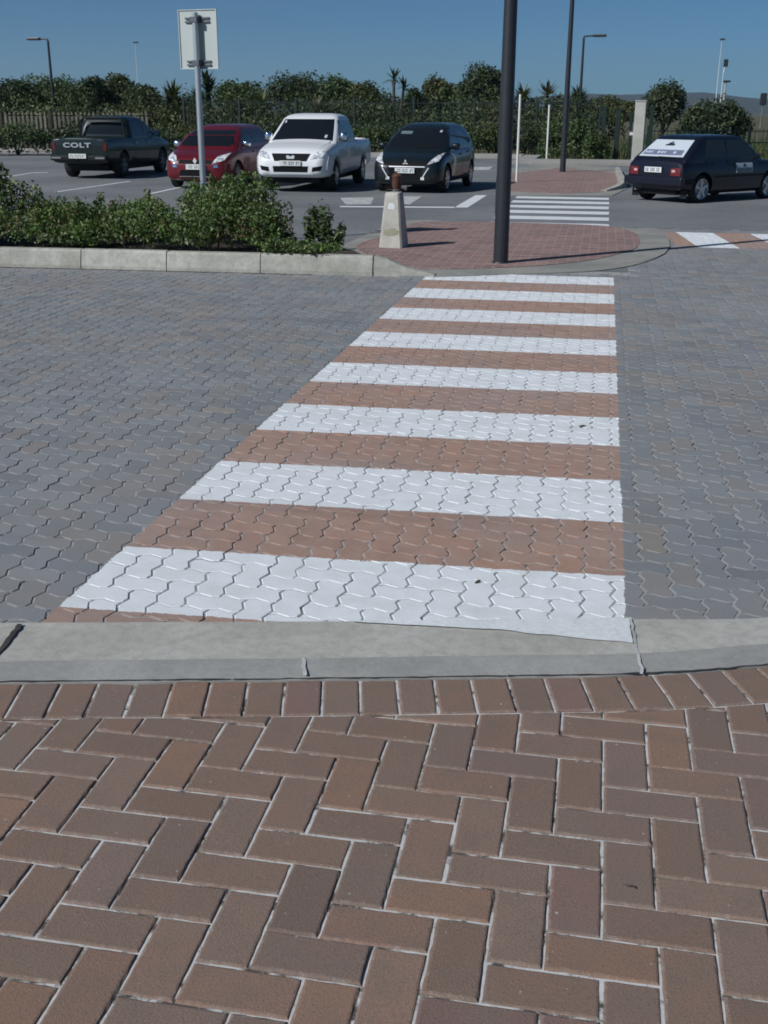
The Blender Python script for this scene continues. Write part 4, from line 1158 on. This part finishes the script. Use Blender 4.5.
# --- black-green hatchback, facing the camera
S = .945
def hatchback(name, loc, az, label, mat, k, H=1.51):
    body = [(-1.93, .80, .36, .60), (-1.90, .90, .28, .72), (-1.75, .96, .22, .80), (-1.3, .99, .19, .845), (0, .97, .19, .85), (.85, .94, .19, .85), (1.2, .885, .19, .84), (1.6, .79, .19, .82), (1.80, .72, .20, .755), (1.90, .63, .23, .64), (1.935, .55, .28, .50)]
    cab = [(.84, 1.30, -1.82, .785), (.95, 1.10, -1.80, .785), (1.20, .70, -1.70, .69), (H-.13, .36, -1.56, .585), (H-.06, .16, -1.44, .525), (H-.02, -.06, -1.28, .42), (H, -.28, -1.0, .25)]
    c = Car(name, loc, az, S, label, 'car', body, cab, mat)
    c.finish_body((-1.24, 1.24), .30, .85); c.wheels((-1.24, 1.24), .30, .85, .19, 7, 'alloy', .20)
    t = H-.135
    hatch_windows(c, [(-.70, .955), (.70, .955), (.515, t-.005), (-.515, t-.005)],
                  [[(.78, .985), (-.10, 1.0), (-.10, t-.03), (.38, t-.03)], [(-.17, 1.0), (-1.05, 1.02), (-1.05, t-.03), (-.17, t-.03)], [(-1.12, 1.03), (-1.5, 1.08), (-1.38, t-.05), (-1.12, t-.03)]],
                  [(-.62, 1.02), (.62, 1.02), (.52, t-.03), (-.52, t-.03)])
    d1 = c.both('door', [(.86, .33), (-.13, .33), (-.13, .93), (.86, .91)], mat, off=.004, nx=8, ny=6); c.handle(0.0, .82, d1, mat)
    d2 = c.both('door', [(-.16, .33), (-.86, .40), (-1.05, .95), (-.16, .93)], mat, off=.004, nx=8, ny=6); c.handle(-.85, .85, d2, mat)
    c.mirror(.72, 1.0, .80, mat if k == 'black' else 'chrome')
    c.pair('tail_light', 'r', [(.48, .72), (.68, .74), (.66, .98), (.50, .96)], 'tail', nx=4, ny=4)
    c.plate('r', 0, .62)
    return c
hb1 = hatchback('hatchback_car', (-4.0, 26.15, 0), R(186), 'small black-green hatchback parked facing the camera, right of the white pickup', 'paint_grey', 'black')
hb1.root.scale = (.945,)*3
hb1.pair('headlight', 'f', [(.50, .62), (.74, .70), (.755, .87), (.66, .82)], 'headlight', nx=6, ny=5, off=.01)
hb1.patch('grille', 'f', [(-.50, .60), (.50, .60), (.58, .68), (-.58, .68)], 'grille', off=.006)
hb1.patch('lower_grille', 'f', [(-.46, .30), (.46, .30), (.40, .42), (-.40, .42)], 'grille', off=.006)
hb1.patch('bumper_insert', 'f', [(-.36, .43), (.36, .43), (.44, .585), (-.44, .585)], 'grille', off=.003)
hb1.patch('chrome_strip', 'f', [(-.46, .57), (.38, .57), (.38, .59), (-.46, .59)], 'badge', off=.010, ny=2)
hb1.pair('fog_trim', 'f', [(.40, .36), (.43, .36), (.56, .56), (.53, .56)], 'badge', off=.010, nx=2, ny=6)
hb1.pair('fog_light', 'f', [(.37, .30), (.45, .30), (.45, .36), (.37, .36)], 'headlight', off=.012, nx=2, ny=2)
hb1.plate('f', 0, .50, .46, .115)
p, _ = hb1.hit('f', 0, .665)
mb = MB()
for a in (90, 210, 330):                                                # three-diamond badge
    c, s_ = math.cos(R(a)), math.sin(R(a)); L = .075
    pts = [(0, 0), (c*L*.5-s_*L*.29, s_*L*.5+c*L*.29), (c*L, s_*L), (c*L*.5+s_*L*.29, s_*L*.5-c*L*.29)]
    mb.add([(x, p.y+.015+dy, .665+z) for dy in (0, .012) for x, z in pts], [(0, 1, 2, 3), (7, 6, 5, 4), (0, 4, 5, 1), (1, 5, 6, 2), (2, 6, 7, 3), (3, 7, 4, 0)])
mb.build('badge', 'badge', hb1.root)
hb1.patch('windscreen_sticker', 'f', [(.20, 1.26), (.48, 1.26), (.48, 1.32), (.20, 1.32)], 'magnet_low', off=.010, nx=2, ny=2)
hb1.patch('licence_disc', 'f', [(-.50, 1.30), (-.45, 1.30), (-.45, 1.34), (-.50, 1.34)], 'sticker', off=.010, nx=2, ny=2)
hb1.patch('wiper', 'f', [(-.60, .985), (.0, .975), (.0, .99), (-.60, 1.0)], 'plastic', off=.018, nx=6, ny=1)

# --- dark red hatchback
hb2 = hatchback('hatchback_car', (-8.92, 26.25, 0), R(181), 'dark red hatchback parked between the sign post and the white pickup', 'paint_red', 'red', 1.45)
hb2.pair('headlight', 'f', [(.42, .58), (.70, .66), (.745, .82), (.52, .74)], 'headlight', nx=6, ny=5, off=.01)
hb2.patch('grille', 'f', [(-.42, .58), (.42, .58), (.40, .66), (-.40, .66)], 'grille', off=.006)
hb2.patch('lower_grille', 'f', [(-.42, .30), (.42, .30), (.36, .44), (-.36, .44)], 'grille', off=.006)
hb2.patch('chrome_strip', 'f', [(-.40, .285), (.40, .285), (.40, .30), (-.40, .30)], 'chrome', off=.012, ny=2)
hb2.pair('fog_light', 'f', [(.46, .50), (.56, .50), (.56, .56), (.46, .56)], 'chrome', off=.010, nx=2, ny=2)
hb2.plate('f', -.02, .51, .48, .12)
p, _ = hb2.hit('f', 0, .64)
MB().add([(x, p.y+.02+dy, .645+z) for dy in (0, .015) for x, z in ((0, -.075), (.05, 0), (0, .075), (-.05, 0))], [(0, 1, 2, 3), (7, 6, 5, 4), (0, 4, 5, 1), (1, 5, 6, 2), (2, 6, 7, 3), (3, 7, 4, 0)]).build('badge', 'badge', hb2.root)

# --- pickups
def pickup(name, loc, az, label, mat, H, scale, rim):
    body = [(-2.50, 1.06, .50, .80), (-2.48, 1.09, .46, .85), (-2.40, 1.11, .42, .875), (-1.4, 1.12, .36, .89), (0, 1.11, .33, .89), (1.2, 1.10, .32, .89), (1.55, 1.08, .32, .885), (2.0, 1.01, .32, .87), (2.28, .94, .33, .84), (2.42, .84, .35, .76), (2.49, .72, .40, .66), (2.51, .62, .44, .58)]
    cab = [(1.0, 1.62, -.80, .84), (1.10, 1.42, -.80, .835), (1.36, .98, -.74, .76), (H-.13, .62, -.66, .685), (H-.06, .46, -.60, .63), (H-.02, .28, -.45, .54), (H, .1, -.25, .36)]
    c = Car(name, loc, az, scale, label, 'pickup truck', body, cab, mat, .13, .07)
    c.finish_body((-1.45, 1.55), .36, .89, (-.74, .74, -2.40, -.86, .62, 1.5)); c.wheels((-1.45, 1.55), .36, .89, .24, 6, rim, .21)
    t = H-.13
    hatch_windows(c, [(-.74, 1.115), (.74, 1.115), (.61, t-.005), (-.61, t-.005)],
                  [[(1.10, 1.135), (.30, 1.135), (.30, t-.03), (.62, t-.03)], [(.22, 1.135), (-.60, 1.135), (-.55, t-.03), (.22, t-.03)]],
                  [(-.62, 1.18), (.62, 1.18), (.55, t-.03), (-.55, t-.03)])
    d1 = c.both('door', [(1.12, .42), (.27, .42), (.27, 1.07), (1.12, 1.05)], mat, off=.004, nx=8, ny=6); c.handle(.42, .95, d1, 'chrome')
    d2 = c.both('door', [(.24, .42), (-.55, .42), (-.74, 1.07), (.24, 1.07)], mat, off=.004, nx=8, ny=6); c.handle(-.5, .95, d2, 'chrome')
    c.mirror(1.02, 1.20, .84, 'chrome' if rim == 'alloy' else 'plastic', (.10, .07, .11))
    c.patch('tailgate', 'r', [(-.70, .60), (.70, .60), (.70, 1.08), (-.70, 1.08)], mat, off=.006)
    return c
wp = pickup('pickup_truck', (-6.60, 26.2, 0), R(180), 'white double cab pickup parked facing the camera between two hatchbacks', 'paint_white', 1.73, .935, 'alloy')
wp.pair('headlight', 'f', [(.47, .74), (.74, .78), (.80, .93), (.60, .90)], 'headlight', nx=6, ny=5, off=.008)
wp.patch('grille', 'f', [(-.38, .70), (.38, .70), (.46, .86), (-.46, .86)], 'grille', off=.006)
wp.patch('lower_grille', 'f', [(-.40, .46), (.40, .46), (.42, .59), (-.42, .59)], 'grille', off=.006)
wp.pair('fog_recess', 'f', [(.50, .47), (.70, .50), (.74, .60), (.52, .57)], 'grille', off=.006, nx=4, ny=3)
wp.plate('f', 0, .655, .50, .115)
p, _ = wp.hit('f', 0, .79); mb = MB()
for s_ in (-1, 1):                                                      # winged oval badge
    pts = [(s_*.0, -.03), (s_*.035, -.05), (s_*.085, -.03), (s_*.10, .02), (s_*.07, .045), (s_*.03, .03), (0, .01)]
    m_ = len(pts); mb.add([(x, p.y+.012+dy, .785+z) for dy in (0, .012) for x, z in pts], [tuple(range(m_)), tuple(range(2*m_-1, m_-1, -1))]+[(i, (i+1) % m_, m_+(i+1) % m_, m_+i) for i in range(m_)])
mb.build('badge', 'badge', wp.root)
wp.patch('licence_disc', 'f', [(-.58, 1.18), (-.52, 1.18), (-.52, 1.24), (-.58, 1.24)], 'sticker', off=.012, nx=2, ny=2)
wp.patch('sticker', 'f', [(.54, 1.51), (.58, 1.51), (.58, 1.55), (.54, 1.55)], 'sticker', off=.012, nx=2, ny=2)
wp.patch('bonnet', 't', [(-.70, 1.40), (.70, 1.40), (.62, 2.22), (-.62, 2.22)], 'paint_white', off=.006)
wp.pair('wheel_flare', 'f', [(.80, .40), (.86, .40), (.87, .80), (.83, .80)], 'paint_white', off=.02, nx=2, ny=6)

dp = pickup('pickup_truck', (-13.15, 29.75, 0), R(0), 'dark green double cab pickup seen from behind, at the left of the parked row', 'paint_green', 1.69, .90, 'steel_rim')
dp.pair('tail_light', 'r', [(.72, .76), (.82, .78), (.815, .98), (.72, .98)], 'tail_dark', nx=3, ny=5, off=.010)
bmp = MB().box(-.84, .84, -2.64, -2.50, .50, .64, .03).build('rear_bumper', 'plastic', dp.root)
for s_ in (-1, 1): MB().box(*sorted((s_*.52, s_*.80)), -2.652, -2.64, .555, .60, .003).build('bumper_chrome', 'chrome', bmp)
pl = MB().box(-.26, .26, -2.675, -2.655, .565, .69, .003).build('number_plate', 'plate', dp.root)
mb = MB(); x = -.22
for k in range(7):
    mb.box(x, x+.010, -2.679, -2.6755, .595, .66); mb.box(x+.011, x+.034, -2.679, -2.6755, .595 if k % 2 else .646, .609 if k % 2 else .66); x += .085 if k == 1 else .058
mb.build('plate_characters', 'plate_ink', pl)
cu = bpy.data.curves.new('tailgate_lettering', 'FONT'); cu.body = 'COLT'; cu.size = .17; cu.extrude = .006; cu.align_x = 'CENTER'; cu.space_character = 1.12; cu.offset = .007
tmp = bpy.data.objects.new('lettering_curve', cu); COL.objects.link(tmp)
bpy.context.view_layer.update()
me = bpy.data.meshes.new_from_object(tmp.evaluated_get(bpy.context.evaluated_depsgraph_get())); bpy.data.objects.remove(tmp)
me.transform(Matrix.Translation((-.06, -2.525, .86)) @ Matrix.Rotation(math.pi/2, 4, 'X') @ Matrix.Scale(1.75, 4, (1, 0, 0)))
for m_ in list(me.materials): me.materials.pop()
link('tailgate_lettering', me, 'galv', dp.root)
MB().tube([(-.70, -.88, 1.12), (-.64, -.90, 1.58), (-.55, -.90, 1.64), (.55, -.90, 1.64), (.64, -.90, 1.58), (.70, -.88, 1.12)], .033, 8).build('roll_bar', 'plastic', dp.root, 50)
MB().tube([(0, -2.55, .52), (0, -2.74, .50), (0, -2.76, .54)], [.025, .025, .03], 8).build('tow_bar', 'plastic', dp.root, 50)
MB().box(-.45, .45, -2.3, -1.9, .33, .47, .04).build('spare_wheel_carrier', 'plastic', dp.root)

# --- navy hatchback driving away at the right
body = [(-1.86, .74, .36, .66), (-1.84, .82, .31, .715), (-1.78, .86, .28, .755), (-1.4, .885, .22, .79), (0, .885, .20, .80), (1.0, .87, .20, .795), (1.4, .82, .22, .785), (1.78, .765, .26, .75), (1.85, .70, .30, .70), (1.87, .62, .34, .66)]
cab = [(.82, 1.02, -1.80, .745), (.90, .90, -1.74, .74), (1.12, .60, -1.45, .685), (1.30, .36, -1.20, .625), (1.345, .24, -1.10, .59), (1.375, .05, -.95, .50), (1.39, -.15, -.75, .32)]
AZ = R(42); GS = .905
gv = Car('hatchback_car', (1.86-GS*(.72*math.cos(AZ)-1.2*math.sin(AZ)), 23.1-GS*(-.72*math.sin(AZ)-1.2*math.cos(AZ)), 0), AZ, GS, 'navy blue boxy hatchback with white sticker over its rear window', 'car', body, cab, 'paint_navy', .10, .03)
gv.finish_body((-1.2, 1.2), .29, .80); gv.wheels((-1.2, 1.2), .29, .80, .19, 5, 'alloy', .215)
hatch_windows(gv, [(-.64, .93), (.64, .93), (.56, 1.29), (-.56, 1.29)], [[(.62, .925), (-.32, .925), (-.32, 1.285), (.33, 1.285)], [(-.40, .925), (-1.12, .925), (-.98, 1.285), (-.40, 1.285)]], [(-.63, .92), (.63, .92), (.54, 1.29), (-.54, 1.29)])
sk = gv.patch('window_sticker', 'r', [(-.60, .94), (.60, .94), (.51, 1.275), (-.51, 1.275)], 'sticker', off=.012, nx=10, ny=6)
gv.patch('sticker_band', 'r', [(-.54, .97), (.52, .97), (.49, 1.07), (-.51, 1.07)], 'sticker_band', off=.018, nx=10, ny=3, parent=sk, thick=.004)
mb = MB()
for a0, a1, b0, b1 in ((-.12, .12, 1.155, 1.17), (-.11, -.07, 1.17, 1.185), (-.06, -.02, 1.172, 1.215), (-.012, .03, 1.172, 1.235), (.04, .075, 1.172, 1.205), (.085, .115, 1.172, 1.187)):
    gv.patch('sticker_emblem', 'r', [(a0, b0), (a1, b0), (a1, b1), (a0, b1)], 'sticker_ink', off=.018, nx=2, ny=1, parent=sk, thick=.004)
rd = random.Random(4); x = -.48
while x < .46:
    w_ = rd.uniform(.03, .08); gv.patch('sticker_lettering', 'r', [(x, 1.0), (x+w_, 1.0), (x+w_, 1.035), (x, 1.035)], 'sticker' if rd.random() < .6 else 'magnet_low', off=.023, nx=1, ny=1, parent=sk, thick=.004); x += w_+.03
gv.patch('rear_wiper', 'r', [(-.02, .915), (.42, .905), (.42, .92), (-.02, .93)], 'plastic', off=.03, nx=5, ny=1)
tl = gv.pair('tail_light', 'r', [(.44, .57), (.69, .57), (.69, .73), (.44, .73)], 'tail', nx=4, ny=3, off=.010)
for t_, sg_ in zip(tl, (1, -1)):
    gv.patch('reverse_lamp', 'r', [(sg_*.47, .64), (sg_*.56, .64), (sg_*.56, .69), (sg_*.47, .69)], 'tail_pale', off=.016, nx=2, ny=2, parent=t_, thick=.004)
gv.plate('r', -.02, .68, .46, .11)
MB().box(-.79, .79, -1.93, -1.80, .36, .54, .04).build('rear_bumper', 'paint_navy', gv.root)
for s_ in (-1, 1): MB().box(*sorted((s_*.72, s_*.81)), -1.86, -1.5, .40, .52, .02).build('bumper_corner', 'plastic', gv.root)
d1 = gv.both('door', [(.72, .30), (-.36, .30), (-.36, .89), (.72, .885)], 'paint_navy', off=.004, nx=8, ny=6); gv.handle(-.2, .80, d1, 'plastic')
d2 = gv.both('door', [(-.39, .30), (-.85, .36), (-1.12, .89), (-.39, .89)], 'paint_navy', off=.004, nx=8, ny=6); gv.handle(-.95, .80, d2, 'plastic')
for d in 'LR':
    pr = d1[0 if d == 'L' else 1]
    mg = gv.patch('door_magnet', d, [(.50, .60), (-.08, .60), (-.08, .80), (.50, .80)], 'sticker', off=.012, nx=6, ny=3, parent=pr, thick=.006)
for d in 'LR':
    gv.patch('magnet_band', d, [(.47, .605), (-.06, .605), (-.06, .70), (.47, .70)], 'magnet_low', off=.0175, nx=6, ny=2, thick=.005, parent=d1[0 if d == 'L' else 1])
    gv.patch('magnet_emblem', d, [(.27, .73), (.15, .73), (.18, .78), (.24, .78)], 'sticker_ink', off=.0175, nx=2, ny=1, thick=.005, parent=d1[0 if d == 'L' else 1])
gv.mirror(.62, .95, .74, 'plastic', (.075, .05, .055))
MB().tube([(.0, -.72, 1.385), (.0, -.78, 1.46)], [.008, .004], 6).build('aerial', 'plastic', gv.root)
MB().tube([(-.45, -1.80, .27), (-.45, -1.93, .26)], [.025, .025], 8).build('exhaust', 'chrome', gv.root)
for s_ in (-1, 1): MB().box(s_*.66-.09, s_*.66+.09, -1.66, -1.645, .10, .30, .004).build('mud_flap', 'plastic', gv.root)
gv.both('rubbing_strip', [(.95, .52), (-.82, .52), (-.82, .555), (.95, .555)], 'plastic', off=.012, nx=12, ny=1)

# ------------------------------------------------------------------ light, sky, view
SUN_EL = R(37); SUN_AZ = R(225)                                         # sun behind the camera, to the left (azimuth from +Y, clockwise)
sd = bpy.data.lights.new('sun', 'SUN'); so = bpy.data.objects.new('sun', sd); COL.objects.link(so)
sd.energy = 4.1; sd.angle = R(.5); sd.color = (1.0, .99, .975)
dirv = Vector((math.sin(SUN_AZ)*math.cos(SUN_EL), math.cos(SUN_AZ)*math.cos(SUN_EL), math.sin(SUN_EL)))
so.rotation_euler = dirv.to_track_quat('Z', 'Y').to_euler(); so.location = dirv*60
w = bpy.data.worlds.new('World'); SC.world = w; w.use_nodes = True
nt = w.node_tree; bg = nt.nodes['Background']
sk = nt.nodes.new('ShaderNodeTexSky'); sk.sky_type = 'NISHITA'; sk.sun_disc = False
sk.sun_elevation = SUN_EL; sk.sun_rotation = SUN_AZ; sk.altitude = 0; sk.air_density = .5; sk.dust_density = .4; sk.ozone_density = 10.0
tn = nt.nodes.new('ShaderNodeMix'); tn.data_type = 'RGBA'; tn.blend_type = 'MULTIPLY'; tn.inputs[0].default_value = 1.0; tn.inputs[7].default_value = (.84, 1.05, .92, 1)
nt.links.new(sk.outputs[0], tn.inputs[6]); nt.links.new(tn.outputs[2], bg.inputs[0]); bg.inputs[1].default_value = .064
SC.view_settings.view_transform = 'Standard'; SC.view_settings.look = 'None'; SC.view_settings.exposure = 0.0; SC.view_settings.gamma = 1
SC.render.engine = 'CYCLES'
SC.cycles.use_denoising = True; SC.cycles.max_bounces = 6; SC.cycles.pixel_filter_type = 'BLACKMAN_HARRIS'; SC.cycles.filter_width = 1.8

# ------------------------------------------------------------------ the air
hz = MB().box(-5200, 5200, -70, 4200, -3.5, 160).build('haze', None)
hm = bpy.data.materials.new('haze'); hm.use_nodes = True
for n_ in list(hm.node_tree.nodes):
    if n_.type != 'OUTPUT_MATERIAL': hm.node_tree.nodes.remove(n_)
pv = hm.node_tree.nodes.new('ShaderNodeVolumePrincipled'); pv.inputs['Color'].default_value = (.62, .82, 1.0, 1); pv.inputs['Density'].default_value = .00016; pv.inputs['Anisotropy'].default_value = .2
hm.node_tree.links.new(pv.outputs[0], hm.node_tree.nodes['Material Output'].inputs['Volume'])
hz.data.materials.append(hm); hz['kind'] = 'stuff'; tag(hz, 'thin blue haze over the distant hills', 'haze')
